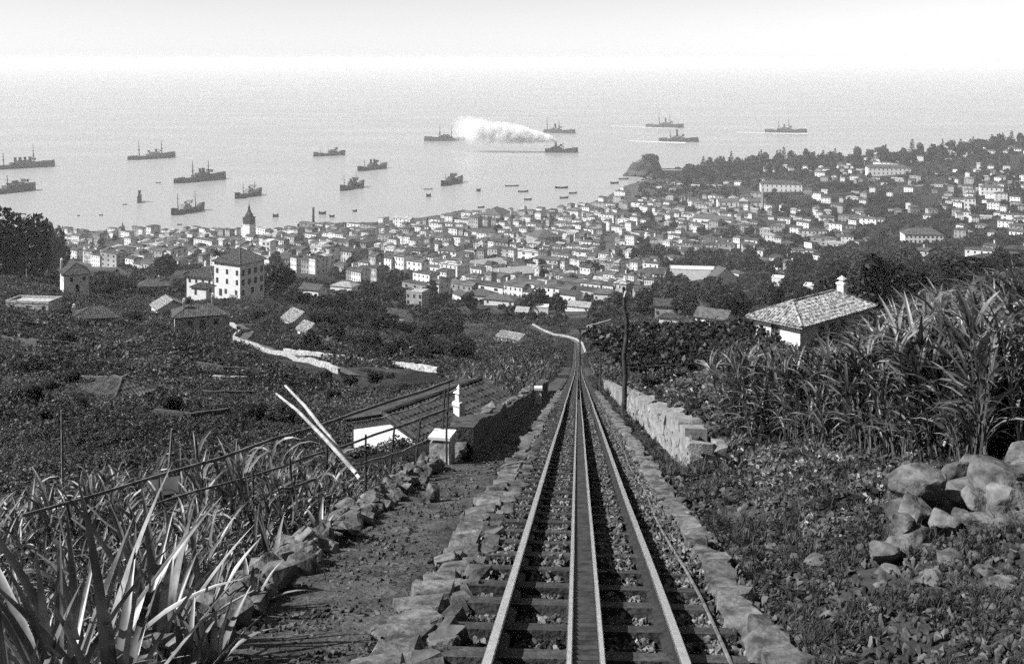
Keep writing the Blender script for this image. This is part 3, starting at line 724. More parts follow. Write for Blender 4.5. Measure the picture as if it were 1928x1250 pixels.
def villa(name, label, base, rz, w, d, h, rise=1.6, ov=.5, roof='hip', wall='plaster', tile='tile', wins=(), doors=(), chim=None, cat='house', pitch=.3, seg=.55,
          foot=4.0, group=None, tiles=True, keep=True):
    """wins: (face, along 0..1, sill height, width, height); faces F front, R right, L left"""
    root = thing(name, label, cat, base, rz, group); r = random.Random(hash(label) & 0xffff if False else len(label) * 7 + int(w * 10))
    wb = MB().box(-w/2, w/2, -d/2, d/2, -foot, h)
    if roof == 'gable': wb.add([(-w/2, -d/2, h), (-w/2, d/2, h), (-w/2, 0, h + rise), (w/2, -d/2, h), (w/2, d/2, h), (w/2, 0, h + rise)], [(0, 2, 1), (3, 4, 5)])
    wb.build('wall', M[wall], root)
    if roof in ('hip', 'gable'):
        pl = hip_planes(w, d, h + .03, rise, ov) if roof == 'hip' else gable_planes(w, d, h + .03, rise, ov)
        rb = MB()
        for q in pl:
            k = len(q); V = [Vector(v) for v in q]; rb.add(V + [v - Vector((0, 0, .16)) for v in V], [tuple(range(k)), tuple(reversed(range(k, 2*k)))] + [(i, k + i, k + (i+1) % k, (i+1) % k) for i in range(k)])
        ro = rb.build('roof', M[tile], root)
        if tiles:
            tb = MB()
            for q in pl: poly_strips(tb, q, pitch, pitch * .30, seg, r)
            for q in pl:      # ridge and hip caps
                for i in range(1, len(q)):
                    a_, b_ = Vector(q[i]), Vector(q[(i + 1) % len(q)])
                    if i == 1 or len(q) == 3 or i == len(q) - 2 or i == len(q) - 1: tb.tube([a_ + Vector((0, 0, .03)), b_ + Vector((0, 0, .03))], pitch * .42, 5)
            tag(tb.build('roof_tile_rows', M[tile], ro), kind='stuff')
    else:
        pb = MB()
        for a in ((-w/2 - .08, w/2 + .08, -d/2 - .08, -d/2 + .2), (-w/2 - .08, w/2 + .08, d/2 - .2, d/2 + .08), (-w/2 - .08, -w/2 + .2, -d/2 + .203, d/2 - .203), (w/2 - .2, w/2 + .08, -d/2 + .203, d/2 - .203)):
            pb.box(*a, h + .003, h + .5)
        pb.build('parapet', M[wall], root); ro = root
    for (fc, t_, z, ww, hh) in wins:
        if fc == 'F': loc, a = ((t_ - .5) * w, -d/2 - .005, z + hh/2), 0
        elif fc == 'R': loc, a = (w/2 + .005, (t_ - .5) * d, z + hh/2), math.pi/2
        else: loc, a = (-w/2 - .005, (t_ - .5) * d, z + hh/2), -math.pi/2
        f_ = mobj('window', W_FRAME, root, loc, (0, 0, a), (ww, 1, hh)); mobj('pane', W_PANE, f_)
    for (fc, t_, ww, hh) in doors:
        if fc == 'F': loc, a = ((t_ - .5) * w, -d/2 - .005, 0), 0
        elif fc == 'R': loc, a = (w/2 + .005, (t_ - .5) * d, 0), math.pi/2
        else: loc, a = (-w/2 - .005, (t_ - .5) * d, 0), -math.pi/2
        mobj('door', D_LEAF, root, loc, (0, 0, a), (ww, 1, hh))
    if chim:
        for c_ in chim: chimney(root, c_[0], c_[1], c_[2], c_[3], c_[4] if len(c_) > 4 else .7, parent=ro)
    if keep: KEEP.append((base.x, base.y, max(w, d) * .6))
    return root
def grid_wins(fc, n, z, ww, hh, a=.12, b=.88): return [(fc, a + (b - a) * (i / (n - 1) if n > 1 else .5), z, ww, hh) for i in range(n)]

def by_corner(x, y, rz, w, d, sx, sy, Y=None):
    """centre of a plan whose corner (sx, sy = +-1) stands at a point of the photograph"""
    c_ = hit(x, y) if Y is None else pix(x, y, Y)
    ox, oy = sx * w / 2, sy * d / 2; ca, sa = math.cos(rz), math.sin(rz)
    return Vector((c_.x - (ox * ca - oy * sa), c_.y - (ox * sa + oy * ca), c_.z))

# --- houses one can pick out on the near slopes
villa('cottage', 'white cottage with mottled pale tile roof standing in the cane field', Vector((29.2, 106.6, 172.9)), R(42), 11.9, 4.9, 2.6, 1.45, .6, tile='tile_pale', pitch=.30, seg=.42,
      wins=[('L', .55, 1.0, .9, 1.2), ('F', .3, .9, .8, 1.1), ('F', .6, .9, .8, 1.1)], doors=[('F', .45, .95, 2.0)], chim=[(5.0, -.1, 2.0, 4.55, .72)], foot=4)
villa('shed', 'low white shed with old tile roof below the wooden railing', Vector((-3.15, 44.85, 182.6)), R(51), 5.4, 3.8, 2.95, .65, .22, roof='gable', tile='tile_dark', pitch=.24, seg=.4,
      chim=[(-.2, -1.5, 2.7, 3.6, .32)], wins=[('F', .5, .9, .6, .8)], foot=3, cat='shed')
rz = R(-30); w, d = 11.7, 11.5
villa('mansion', 'tall three storey white house with pyramid roof and rows of windows', by_corner(452, 562, rz, w, d, 1, -1), rz, w, d, 11.2, 4.2, .7, pitch=.4, seg=.7, foot=5,
      wins=grid_wins('F', 3, 7.4, 1.0, 1.7) + grid_wins('F', 3, 4.2, 1.0, 1.7) + grid_wins('F', 2, .9, 1.0, 1.6, .45, .85)
      + grid_wins('R', 4, 7.2, 1.3, 2.0) + grid_wins('R', 4, 3.9, 1.3, 2.0) + grid_wins('R', 3, .7, 1.3, 2.0), doors=[('F', .25, 1.3, 2.3)], chim=[(-3, 2, 11, 14.6, .8)])
b = by_corner(400, 552, R(-24), 11.0, 8.5, 1, -1, 372)
villa('house', 'lower white wing with hipped roof on the left of the tall house', b, R(-24), 11.0, 8.5, 5.0, 2.6, .6, pitch=.4, seg=.7, foot=5,
      wins=grid_wins('F', 4, 2.9, .9, 1.3) + grid_wins('R', 3, 2.4, 1.1, 1.6), doors=[('F', .6, 1.2, 2.2)], chim=[(-2.2, 1.5, 5.8, 8.6, .7)])
b = by_corner(388, 557, R(-24), 6.0, 4.2, 1, -1, 352)
villa('annex', 'small white lean-to room in front of the lower wing', b, R(-24), 6.0, 4.2, 2.3, 1.2, .4, pitch=.4, seg=.6, foot=5, cat='annex', wins=[('R', .5, .7, .8, 1.1)], doors=[('F', .3, .9, 1.9)])
rz = R(28)
villa('house', 'grey sided farmhouse with broad hip roof right of the dark tree group', by_corner(120, 552, rz, 6.6, 9.5, -1, -1), rz, 6.6, 9.5, 4.9, 2.3, .5, wall='plaster', pitch=.36, seg=.6, foot=5,
      wins=grid_wins('F', 2, 2.9, .8, 1.2, .3, .8) + [('L', .2, 2.9, .8, 1.2), ('L', .7, 2.9, .8, 1.2)], doors=[('F', .55, 1.0, 2.0)], chim=[(-3.0, 3.8, 4.6, 7.6, .6)])
rz = R(18)
villa('house', 'long single storey house with two chimneys beside the winding white lane', by_corner(329, 626, rz, 9.6, 6.4, -1, -1, 216), rz, 9.6, 6.4, 2.9, 1.7, .5, pitch=.32, seg=.55, foot=4, wall='plaster_dirty',
      wins=[('F', .3, 1.0, .9, 1.2), ('F', .82, 1.0, .9, 1.2)], doors=[('F', .55, 1.1, 2.1)], chim=[(-3.0, -1.0, 3.4, 5.4, .5), (2.6, .4, 3.8, 5.8, .5)])
rz = R(12)
villa('house', 'sunken cottage showing mainly its grey roof, left of the lane house', hit(182, 612), rz, 8.0, 6.0, 2.0, 1.6, .5, pitch=.32, seg=.55, foot=3, wall='plaster_dirty', chim=[(-4.2, 0, 1.5, 3.6, .5)])
villa('house', 'low whitewashed farm building with flat pale roof on the far left slope', hit(64, 586), R(-8), 9.5, 5.0, 2.2, 0, 0, roof='flat', wall='plaster_dirty', wins=grid_wins('F', 3, .8, .7, 1.0), foot=4)
villa('barn', 'barn with bright gabled roof slope above the lane house', hit(318, 590), R(-58), 6.5, 7.0, 1.9, 2.0, .4, roof='gable', tile='tile_pale', pitch=.4, seg=.7, foot=4, cat='barn')
villa('house', 'brown grey roofed house between the barn and the round tree', hit(292, 550), R(10), 12.0, 7.0, 3.0, 2.0, .5, wall='plaster_grey', pitch=.4, seg=.7, foot=5, chim=[(1.5, -1, 3.5, 6.0, .6)])
villa('hut', 'hut with steep bright roof on the terrace above the lane walls', hit(562, 612), R(-52), 5.5, 5.6, 1.6, 2.0, .4, roof='gable', tile='tile_pale', pitch=.34, seg=.6, foot=3, cat='hut')
villa('hut', 'tiny gabled hut with black open front just below the bright roofed hut', hit(583, 634), R(-48), 3.4, 3.4, 1.5, 1.3, .3, roof='gable', tile='tile_pale', pitch=.34, seg=.6, foot=3, cat='hut', doors=[('F', .5, 1.5, 1.3)])
villa('house', 'small white gabled cottage among the dark scrub trees', hit(750, 607), R(-28), 7.4, 5.2, 2.4, 1.6, .3, roof='gable', pitch=.36, seg=.6, foot=4)
rz = R(-22)
villa('house', 'two storey ruinous grey house with gaping windows above the scrub', hit(786, 574), rz, 7.5, 6.5, 6.0, .0, 0, roof='flat', wall='plaster_dirty', wins=grid_wins('F', 3, 3.6, 1.1, 1.6) + grid_wins('F', 2, .9, 1.1, 1.6), foot=5)
villa('house', 'little white house with dark windows at the left picture edge', hit(34, 522), R(20), 5.0, 6.0, 3.4, 1.4, .4, wins=grid_wins('F', 2, 1.4, .8, 1.2), foot=4, pitch=.36, seg=.6)
villa('house', 'pale cottage half hidden under the dark trees at the left edge', hit(16, 503), R(8), 6.0, 5.0, 3.0, 1.2, .4, wall='plaster_dirty', wins=grid_wins('F', 2, 1.2, .8, 1.2), foot=4, pitch=.36, seg=.6)
villa('barn', 'low pale roofed barn left of the bend in the white path', hit(966, 643), R(-35), 7.5, 5.0, 1.4, 1.1, .3, roof='gable', tile='tile_pale', pitch=.36, seg=.6, foot=3, cat='barn')
villa('house', 'white cubic house standing alone above the bend of the path', hit(1018, 592), R(-6), 6.6, 5.0, 3.3, 0, 0, roof='flat', wall='plaster', foot=4)
villa('house', 'grey gabled house with a white yard below the town edge', hit(1256, 598), R(-10), 8.0, 6.0, 4.5, 1.8, .4, roof='gable', wall='plaster_grey', wins=grid_wins('F', 2, 1.6, .9, 1.3), foot=5, pitch=.4, seg=.7)
villa('house', 'white courtyard house just below the grey gabled house', hit(1262, 610), R(-18), 5.5, 3.6, 2.0, .9, .3, wall='plaster', foot=4, pitch=.4, seg=.7)
villa('house', 'small pale house with a plain gable right of the crooked pole', hit(1208, 566), R(6), 7.5, 6.0, 5.0, 2.0, .4, roof='gable', wall='plaster_grey', foot=5, pitch=.4, seg=.7)
villa('house', 'white tower-like house alone on the slope above the mottled cottage', hit(1465, 548), R(-20), 5.4, 5.4, 6.6, 0, 0, roof='flat', foot=4)
villa('house', 'white cube with dark right side above the mottled cottage roof', hit(1530, 556), R(-24), 6.4, 6.4, 4.0, 0, 0, roof='flat', foot=4)
villa('house', 'broad grey roofed farmhouse above and right of the mottled cottage', hit(1632, 557), R(-14), 17.0, 9.0, 2.6, 3.2, .6, wall='plaster_grey', foot=5, pitch=.5, seg=.8)
villa('house', 'bright hip roofed cottage at the edge of the dark orchard belt', hit(1745, 508), R(-16), 12.5, 8.0, 3.2, 2.2, .6, tile='tile_pale', foot=4, pitch=.5, seg=.8)
villa('house', 'long house with pillared front beneath the right hand grove', hit(1860, 499), R(14), 17.0, 7.0, 4.4, 1.8, .6, tile='tile_dark', foot=4, pitch=.5, seg=.8, wall='plaster', wins=grid_wins('F', 8, .8, 1.1, 2.2, .06, .94))

for lb, x, y, w_, d_, h_, rz_, rf, tl in (('long grey roofed house at the town edge above the low pale barn', 905, 566, 16, 8, 3.4, -14, 'hip', 'tile'), ('white gable end cottage left of the long grey roofed house', 872, 570, 9, 7, 4.2, -60, 'gable', 'tile'),
        ('broad low roofed house right of the long grey roofed house', 945, 574, 14, 8, 3.0, -20, 'hip', 'tile'), ('white house with bright side wall left of the crooked pole top', 1075, 572, 9, 7, 5.0, -34, 'gable', 'tile_dark'), ('low white outbuilding below the bright sided house', 1088, 586, 12, 5, 2.6, -24, 'gable', 'tile_pale'),
        ('white cottage touching the crooked pole on its left', 1140, 566, 10, 7, 4.0, -16, 'hip', 'tile'), ('small white hut on the open slope above the path bend', 985, 598, 5, 4, 2.6, -20, 'gable', 'tile_pale'), ('solitary white cottage on the slope right of the pole', 1310, 590, 8, 6, 3.0, -24, 'hip', 'tile'),
        ('white farmhouse above the vine arbour', 1345, 615, 8, 6, 2.8, -30, 'gable', 'tile'), ('pale cottage left of the scrub wood top', 650, 552, 12, 8, 4.0, -22, 'hip', 'tile_pale'), ('white cottage between the round tree and the scrub wood', 590, 560, 9, 6, 3.6, -26, 'gable', 'tile')):
    villa('house', lb, hit(x, y), R(rz_), w_, d_, h_, 1.8, .4, roof=rf, tile=tl, foot=5, tiles=False, wins=grid_wins('F', 2, 1.2, .9, 1.2))

# --- the larger buildings of the town
def block(name, label, x, y, wpx, hpx, dm, rz, roof='hip', rise=3.0, rows=(2, 6), cat='building', **k):
    b_ = hit(x, y); f_ = b_.y / FPX; w_, h_ = wpx * f_, hpx * f_
    ws = []
    if rows:
        fl = h_ / rows[0]
        for q in range(rows[0]): ws += grid_wins('F', rows[1], q * fl + fl * .22, min(1.5, w_ / rows[1] * .5), fl * .52, .5 / rows[1], 1 - .5 / rows[1])
    return villa(name, label, b_, rz, w_, dm, h_, rise, .5, roof=roof, wins=ws, cat=cat, foot=6, tiles=False, **k)
block('warehouse', 'long white warehouse with square end right of the crooked pole', 1308, 527, 92, 22, 11, R(-8), 'flat', 0, None)
block('mansion', 'white two storey mansion with arcaded front left of the long warehouse', 1226, 530, 46, 19, 12, R(-6), 'hip', 2.6, (2, 6))
block('house', 'white villa wing with hipped roof against the arcaded mansion', 1197, 532, 26, 14, 9, R(-6), 'hip', 2.4, (2, 3), cat='house')
block('chapel', 'white chapel with pointed gable half hidden by trees below the warehouse', 1360, 537, 26, 16, 14, R(-70), 'gable', 5.5, None, cat='chapel')
block('shed_hall', 'nearer of two long pale roofed halls in the middle of town', 950, 522, 100, 9, 18, R(24), 'gable', 3.2, (1, 8), tile='tile_pale')
block('shed_hall', 'farther of two long pale roofed halls in the middle of town', 905, 504, 84, 8, 16, R(28), 'gable', 3.0, (1, 8), tile='tile_pale')
block('palace', 'big grey many windowed block with wide hip roof in the town centre', 1024, 467, 50, 24, 26, R(24), 'hip', 6.0, (3, 7), wall='plaster_grey')
block('customs_house', 'largest white fronted building on the shore with two roof gables', 932, 415, 40, 14, 40, R(-18), 'hip', 7.0, (2, 6))
block('barracks', 'long white barracks block on the rise below the headland woods', 1470, 360, 76, 15, 24, R(-10), 'hip', 4.0, (2, 9))
block('villa_hotel', 'wide white villa with long dark terrace on the right hand hill', 1672, 329, 78, 14, 20, R(-6), 'hip', 4.0, (2, 10))
block('storehouse', 'long white two storey storehouse in the fields on the right', 1735, 456, 70, 17, 16, R(-6), 'hip', 4.5, (2, 9))
block('storehouse', 'white sunlit range with stepped roofs above the dark tree clump', 1345, 424, 74, 13, 16, R(-30), 'gable', 3.2, (1, 6))
block('factory', 'low white factory range in front of the thin brick chimney', 1395, 389, 88, 11, 18, R(-4), 'gable', 3.0, (1, 9))
block('convent', 'broad white building with blank upper wall left of the town centre', 660, 471, 52, 15, 18, R(-12), 'hip', 3.5, (2, 6))
block('town_house', 'tall narrow white house with plain wall right of the church tower', 506, 479, 17, 26, 10, R(-14), 'flat', 0, (3, 2), cat='house')
block('market_hall', 'arcaded hall with a row of white bays right of the tall white house', 545, 492, 60, 9, 16, R(-4), 'hip', 3.0, (1, 11))
block('town_house', 'slim white tower house left of the town centre', 711, 480, 10, 20, 6, R(-10), 'flat', 0, None, cat='house')
block('town_house', 'three storey white house with bright gable in the town centre left', 850, 492, 38, 22, 14, R(-26), 'hip', 4.0, (3, 4), cat='house')
block('town_house', 'slim tall white house on the rise right of the brick chimney', 1826, 397, 20, 24, 11, R(-22), 'hip', 2.6, (3, 3), cat='house')
block('villa', 'broad white villa with arcade on the upper right hillside', 1866, 367, 40, 15, 12, R(-16), 'hip', 3.0, (2, 5), cat='villa')

# church tower with its dark spire
b = hit(469, 449); f_ = b.y / FPX
root = thing('church_tower', 'square white church tower with dark bulbous spire rising over the roofs', 'church tower', b, R(-28))
hw = 8.5 * f_
MB().box(-hw, hw, -hw, hw, -4, 26 * f_).box(-hw*1.08, hw*1.08, -hw*1.08, hw*1.08, 26*f_ + .003, 27*f_).build('wall', M['plaster'], root)
bl = MB().box(-hw*.96, hw*.96, -hw*.96, hw*.96, 27*f_ + .003, 39*f_).box(-hw*1.05, hw*1.05, -hw*1.05, hw*1.05, 39*f_ + .003, 40.2*f_).build('belfry', M['tile_dark'], root)
for a in range(4):
    mobj('bell_opening', MB().box(-hw*.28, hw*.28, -.1, .1, -4*f_, 4*f_).mesh('bell_opening', M['pane']), bl, (math.sin(a*math.pi/2)*hw*.97, -math.cos(a*math.pi/2)*hw*.97, 33*f_), (0, 0, a*math.pi/2))
sp = MB().tube([(0, 0, 40.2*f_), (0, 0, 45*f_), (0, 0, 49*f_), (0, 0, 53*f_), (0, 0, 66*f_)], [hw*.95, hw*.88, hw*.5, hw*.34, .05], 8).build('spire', M['slate'], root)
MB().box(-.12, .12, -.12, .12, 65.5*f_, 70*f_).box(-.9, .9, -.1, .1, 68*f_, 68.4*f_).build('cross', M['slate'], sp)
KEEP.append((b.x, b.y, 12)); KEEP.append((b.x * .97, b.y - 34, 24))
def stack(label, x, y, hpx, wpx, mat):
    b_ = hit(x, y); f2 = b_.y / FPX
    o = thing('factory_chimney', label, 'chimney', b_)
    r_ = wpx * f2 / 2
    MB().box(-r_*1.9, r_*1.9, -r_*1.9, r_*1.9, -3, 3).build('base', mat, o)
    MB().tube([(0, 0, 2.9), (0, 0, hpx * f2 * .97)], [r_ * 1.15, r_ * .8], 10).build('shaft', mat, o)
    MB().tube([(0, 0, hpx*f2*.96), (0, 0, hpx*f2)], [r_ * 1.05, r_ * 1.05], 10).build('rim', mat, o)
stack('tall dark factory chimney standing near the shore', 590, 424, 33, 4.5, M['slate'])
stack('thin pale brick chimney below the long barracks', 1436, 394, 40, 4.5, M['plaster_grey'])
# twin-towered white church front in the right part of the town
b = hit(1399, 392); f_ = b.y / FPX
root = thing('church', 'white church front with a pointed bell gable near the brick chimney', 'church', b, R(-20))
MB().box(-7*f_, 7*f_, 0, 22*f_, -3, 12*f_).build('nave', M['plaster'], root)
MB().prism([(-8*f_, -.6), (8*f_, -.6), (8*f_, 0), (-8*f_, 0)], -3, 13*f_).add([(-8*f_, -.6, 13*f_), (8*f_, -.6, 13*f_), (0, -.6, 20*f_), (-8*f_, 0, 13*f_), (8*f_, 0, 13*f_), (0, 0, 20*f_)], [(0, 1, 2), (5, 4, 3), (0, 2, 5, 3), (1, 4, 5, 2)]).build('front', M['plaster'], root)
mobj('door', D_LEAF, root, (0, -.62, 0), None, (2.2, 1, 4.5))
KEEP.append((b.x, b.y, 14))

# --- rows upon rows of town houses
NUM = ['nearest', 'second nearest', 'third nearest', 'fourth nearest', 'fifth nearest', 'sixth nearest', 'seventh nearest', 'eighth nearest', 'ninth nearest', 'tenth nearest', 'eleventh nearest', 'twelfth nearest', 'thirteenth nearest', 'fourteenth nearest', 'fifteenth nearest', 'sixteenth nearest', 'seventeenth nearest', 'eighteenth nearest', 'nineteenth nearest', 'twentieth nearest'] + ['%d-th nearest' % i for i in range(21, 90)]
MARKS = [('the church tower', 469, 440), ('the dark chimney', 590, 418), ('the white convent', 660, 465), ('the tall mansion', 440, 520), ('the customs house', 935, 408), ('the gabled townhouse', 850, 485),
         ('the pale halls', 925, 510), ('the grey palace', 1024, 460), ('the arcaded mansion', 1220, 525), ('the stepped range', 1345, 418), ('the brick chimney', 1436, 380), ('the long storehouse', 1735, 450),
         ('the long barracks', 1470, 352), ('the hill villa', 1672, 322), ('the arcade villa', 1866, 362), ('the slim house', 1826, 390), ('the crooked pole', 1172, 560), ('the island fort', 1215, 312), ('the tree group', 60, 450)]
def singled(items):
    """items: (x, y, look) in photograph points -> a label for each, ranked by distance from a landmark on one side of it"""
    groups = {}
    for i, (x, y, look) in enumerate(items):
        k = min(range(len(MARKS)), key=lambda q: (x - MARKS[q][1]) ** 2 + 2.5 * (y - MARKS[q][2]) ** 2)
        dx, dy = x - MARKS[k][1], (y - MARKS[k][2]) * 1.6
        side = ('right of' if dx > 0 else 'left of') if abs(dx) > abs(dy) else ('in front of' if dy > 0 else 'behind')
        groups.setdefault((k, side, look), []).append((dx*dx + dy*dy, i))
    out = [None] * len(items)
    for (k, side, look), l_ in groups.items():
        l_.sort()
        for q, (_, i) in enumerate(l_): out[i] = '%s, %s %s %s' % (look, NUM[q] if len(l_) > 1 else 'only one', side, MARKS[k][0])
    return out
def unit_roof(kind, mat, ov=.06):
    b_ = MB(); X = .5 + ov
    if kind == 'hip':
        b_.add([(-X, -X, 0), (X, -X, 0), (X, X, 0), (-X, X, 0), (-.22, 0, 1), (.22, 0, 1)], [(0, 1, 5, 4), (1, 2, 5), (2, 3, 4, 5), (3, 0, 4), (3, 2, 1, 0)])
    elif kind == 'gable':
        b_.add([(-X, -X, 0), (X, -X, 0), (X, X, 0), (-X, X, 0), (-X, 0, 1), (X, 0, 1)], [(0, 1, 5, 4), (1, 2, 5), (2, 3, 4, 5), (3, 0, 4), (3, 2, 1, 0)])
    else:
        b_.box(-.52, .52, -.52, .52, 0, .25)
    return b_.mesh('roof', mat)
def unit_windows(st, nf, ns_):
    b_ = MB()
    for s_ in range(st):
        z0 = (s_ + .28) / st; z1 = (s_ + .72) / st
        for i in range(nf):
            c_ = -.5 + (i + .5) / nf; q = .13 / nf
            b_.box(c_ - q, c_ + q, -.508, -.49, z0, z1); 
        for i in range(ns_):
            c_ = -.5 + (i + .5) / ns_; q = .12 / ns_
            b_.box(.49, .508, c_ - q, c_ + q, z0, z1); b_.box(-.508, -.49, c_ - q, c_ + q, z0, z1)
    return b_.mesh('window_row', M['pane'])
U_WALL = {m_: MB().box(-.5, .5, -.5, .5, -1.2, 1).mesh('wall', M[m_]) for m_ in ('plaster', 'plaster_grey', 'plaster_dirty')}
U_ROOF = {(k_, m_): unit_roof(k_, M[m_]) for k_ in ('hip', 'gable', 'flat') for m_ in ('tile', 'tile_dark', 'tile_pale')}
U_WIN = {(s_, v): unit_windows(s_, 3 + v, 2 + v) for s_ in (1, 2, 3) for v in (0, 1)}
U_CH = MB().box(-.5, .5, -.5, .5, -1, 1).box(-.62, .62, -.62, .62, 1.003, 1.15).mesh('chimney', M['plaster'])
def shore_row(x): return float(np.interp(x, [0, 130, 500, 650, 900, 1085, 1180, 1250, 1300, 1420, 1600, 1928], [441, 441, 437, 426, 404, 390, 352, 345, 330, 312, 300, 272]))
def lower_row(x): return float(np.interp(x, [0, 120, 200, 300, 480, 640, 760, 860, 950, 1060, 1150, 1230, 1300, 1420, 1928], [480, 485, 505, 505, 498, 530, 538, 576, 582, 588, 582, 552, 480, 476, 462]))
def town_density(x, y):
    if x < -250 or y < shore_row(x) + 4: return 0
    if y > lower_row(x):
        return .05 if y < 570 and x > 620 else 0
    if x < 1180: return 1.0 if y < 520 else .85
    if y < 345: return .15 if x > 1430 else .0
    if y < 378: return .04 if x < 1760 else .2
    if 378 <= y < 398 and 1450 < x < 1760: return .04
    return .6 if x < 1420 else .2
accepted = []; cells = {}
def try_site(X, Y, dmin):
    cx_, cy_ = int(X // 20), int(Y // 20)
    for ax in (-1, 0, 1):
        for ay in (-1, 0, 1):
            for (qx, qy) in cells.get((cx_ + ax, cy_ + ay), ()):
                if (qx - X) ** 2 + (qy - Y) ** 2 < dmin * dmin: return False
    if any((X - a_) ** 2 + (Y - b2) ** 2 < (r_ + 5) ** 2 for a_, b2, r_ in KEEP): return False
    cells.setdefault((cx_, cy_), []).append((X, Y)); return True
# the old town: houses wall to wall along its streets
th0 = R(-36); ea = (math.cos(th0), math.sin(th0)); eb = (-math.sin(th0), math.cos(th0)); rr = random.Random(21)
bb = -620.0
while bb < 760:
    aa = -900.0 + rr.uniform(0, 12)
    while aa < 800:
        w_ = min(27, rr.lognormvariate(2.08, .42)); aa += w_ / 2
        wob = 14 * math.sin(aa / 110.0 + bb / 90.0)
        X = aa * ea[0] + (bb + wob) * eb[0]; Y = 1000 + aa * ea[1] + (bb + wob) * eb[1] + rr.uniform(-1.5, 1.5)
        aa += w_ / 2 + (rr.uniform(4, 12) if rr.random() < .22 else .25)
        if not 560 < Y < 1800: continue
        Z = gz(X, Y)
        if Z < 1.8: continue
        u, r_ = to_pix((X, Y, Z))
        if u > 1290 or u < -250: continue
        den = town_density(u, r_) * (.10 + 1.0 * float(sstep(.36, .52, vnoise(X / 50., Y / 42., 12))))
        if rr.random() > den * .92 or not try_site(X, Y, w_ * .42 + 3): continue
        accepted.append((X, Y, Z, u, r_, w_, th0 + .11 * math.cos(aa / 110.0 + bb / 90.0)))
    bb += rr.uniform(11.5, 19)
# looser houses among gardens on the right hand hill
NC = 60000
cand_y = rng.uniform(620, 1950, NC); cand_u = rng.uniform(1240, 1990, NC)
cand_x = (cand_u - CX) / FPX * cand_y; cz = ground(cand_x, cand_y); cr = HY + FPX * (EYE - cz) / cand_y
for i in range(NC):
    if cz[i] < 1.6 or rng.uniform() > cand_y[i] / 1950: continue
    den = town_density(cand_u[i], cr[i]) * float(sstep(.38, .62, vnoise(cand_x[i] / 70., cand_y[i] / 90., 14))) * 1.5
    if den <= 0 or rng.uniform() > den * .24: continue
    if not try_site(cand_x[i], cand_y[i], (12 if den > .4 else 19) + rng.uniform(-3, 5)): continue
    accepted.append((float(cand_x[i]), float(cand_y[i]), float(cz[i]), float(cand_u[i]), float(cr[i]), min(22, rr.lognormvariate(2.25, .35)), R(-34) + rr.gauss(0, .25)))
houses = []
for (X, Y, Z, u, r_, w_, th_) in accepted:
    core = u < 1200 and r_ < 525
    st = random.choices((1, 2, 3), (.28, .46, .26) if core else (.45, .5, .05))[0]
    d_ = random.uniform(5, 9.5); h_ = st * random.uniform(2.6, 3.3) + .5
    rz_ = th_ + random.gauss(0, .03)
    if core and random.random() < .07: d_ *= 1.5; h_ = random.uniform(9, 13); st = 3
    wm = random.choices(('plaster', 'plaster_grey', 'plaster_dirty'), (.60, .22, .18))[0]
    kd = random.choices(('hip', 'gable', 'flat'), (.62, .26, .12))[0]; tm = random.choices(('tile', 'tile_dark', 'tile_pale'), (.6, .3, .1))[0]
    houses.append(dict(X=X, Y=Y, Z=Z, u=u, r=r_, st=st, w=w_, d=d_, h=h_, rz=rz_, wm=wm, kd=kd, tm=tm, rise=random.uniform(1.1, 2.0), show=w_ * h_ / Y / Y))
houses.sort(key=lambda q: -q['show'])
def look(q):
    return '%s %s house with %s roof' % ({1: 'low', 2: 'two storey', 3: 'tall'}[q['st']], {'plaster': 'white', 'plaster_grey': 'grey', 'plaster_dirty': 'weathered'}[q['wm']],
                                         {'hip': 'hipped', 'gable': 'gabled', 'flat': 'flat'}[q['kd']])
big = houses[:296]
for q, lb in zip(big, singled([(q['u'], q['r'], look(q)) for q in big])):
    root = thing('town_house', lb, 'house', (q['X'], q['Y'], q['Z']), q['rz'], 'houses of the town')
    mobj('wall', U_WALL[q['wm']], root, None, None, (q['w'], q['d'], q['h']))
    mobj('roof', U_ROOF[(q['kd'], q['tm'])], root, (0, 0, q['h'] + .01), None, (q['w'], q['d'], q['rise']))
    tag(mobj('window_row', U_WIN[(q['st'], random.randint(0, 1))], root, None, None, (q['w'], q['d'], q['h'])), kind='stuff')
    if random.random() < .35: mobj('chimney', U_CH, root, (random.uniform(-.3, .3) * q['w'], 0, q['h'] + q['rise'] * .7), None, (.8, .8, random.uniform(1.2, 2.0)))
def add_unit(mb, me, q, z, sc3):
    ca, sa = math.cos(q['rz']), math.sin(q['rz']); n0 = len(mb.v)
    for v in me.vertices:
        x, y, zz = v.co.x * sc3[0], v.co.y * sc3[1], v.co.z * sc3[2] + z
        mb.v.append((q['X'] + x * ca - y * sa, q['Y'] + x * sa + y * ca, q['Z'] + zz))
    mb.f += [tuple(i + n0 for i in f.vertices) for f in me.polygons]
rest_parts = {}
for q in houses[296:]:
    add_unit(rest_parts.setdefault(q['wm'], MB()), U_WALL[q['wm']], q, 0, (q['w'], q['d'], q['h']))
    add_unit(rest_parts.setdefault(q['tm'], MB()), U_ROOF[(q['kd'], q['tm'])], q, q['h'] + .01, (q['w'], q['d'], q['rise']))
    add_unit(rest_parts.setdefault('pane', MB()), U_WIN[(q['st'], 0)], q, 0, (q['w'], q['d'], q['h']))
VV, FF, MI, mats = [], [], [], []
for i, (k_, mb) in enumerate(rest_parts.items()):
    n0 = len(VV); VV += mb.v; FF += [tuple(j + n0 for j in f) for f in mb.f]; MI += [i] * len(mb.f); mats.append(M[k_])
if VV:
    me = new_mesh('distant_houses', VV, FF)
    for m_ in mats: me.materials.append(m_)
    me.polygons.foreach_set('material_index', MI)
    tag(mobj('distant_houses', me), 'crowd of small distant town houses near the shore', 'houses', kind='stuff')
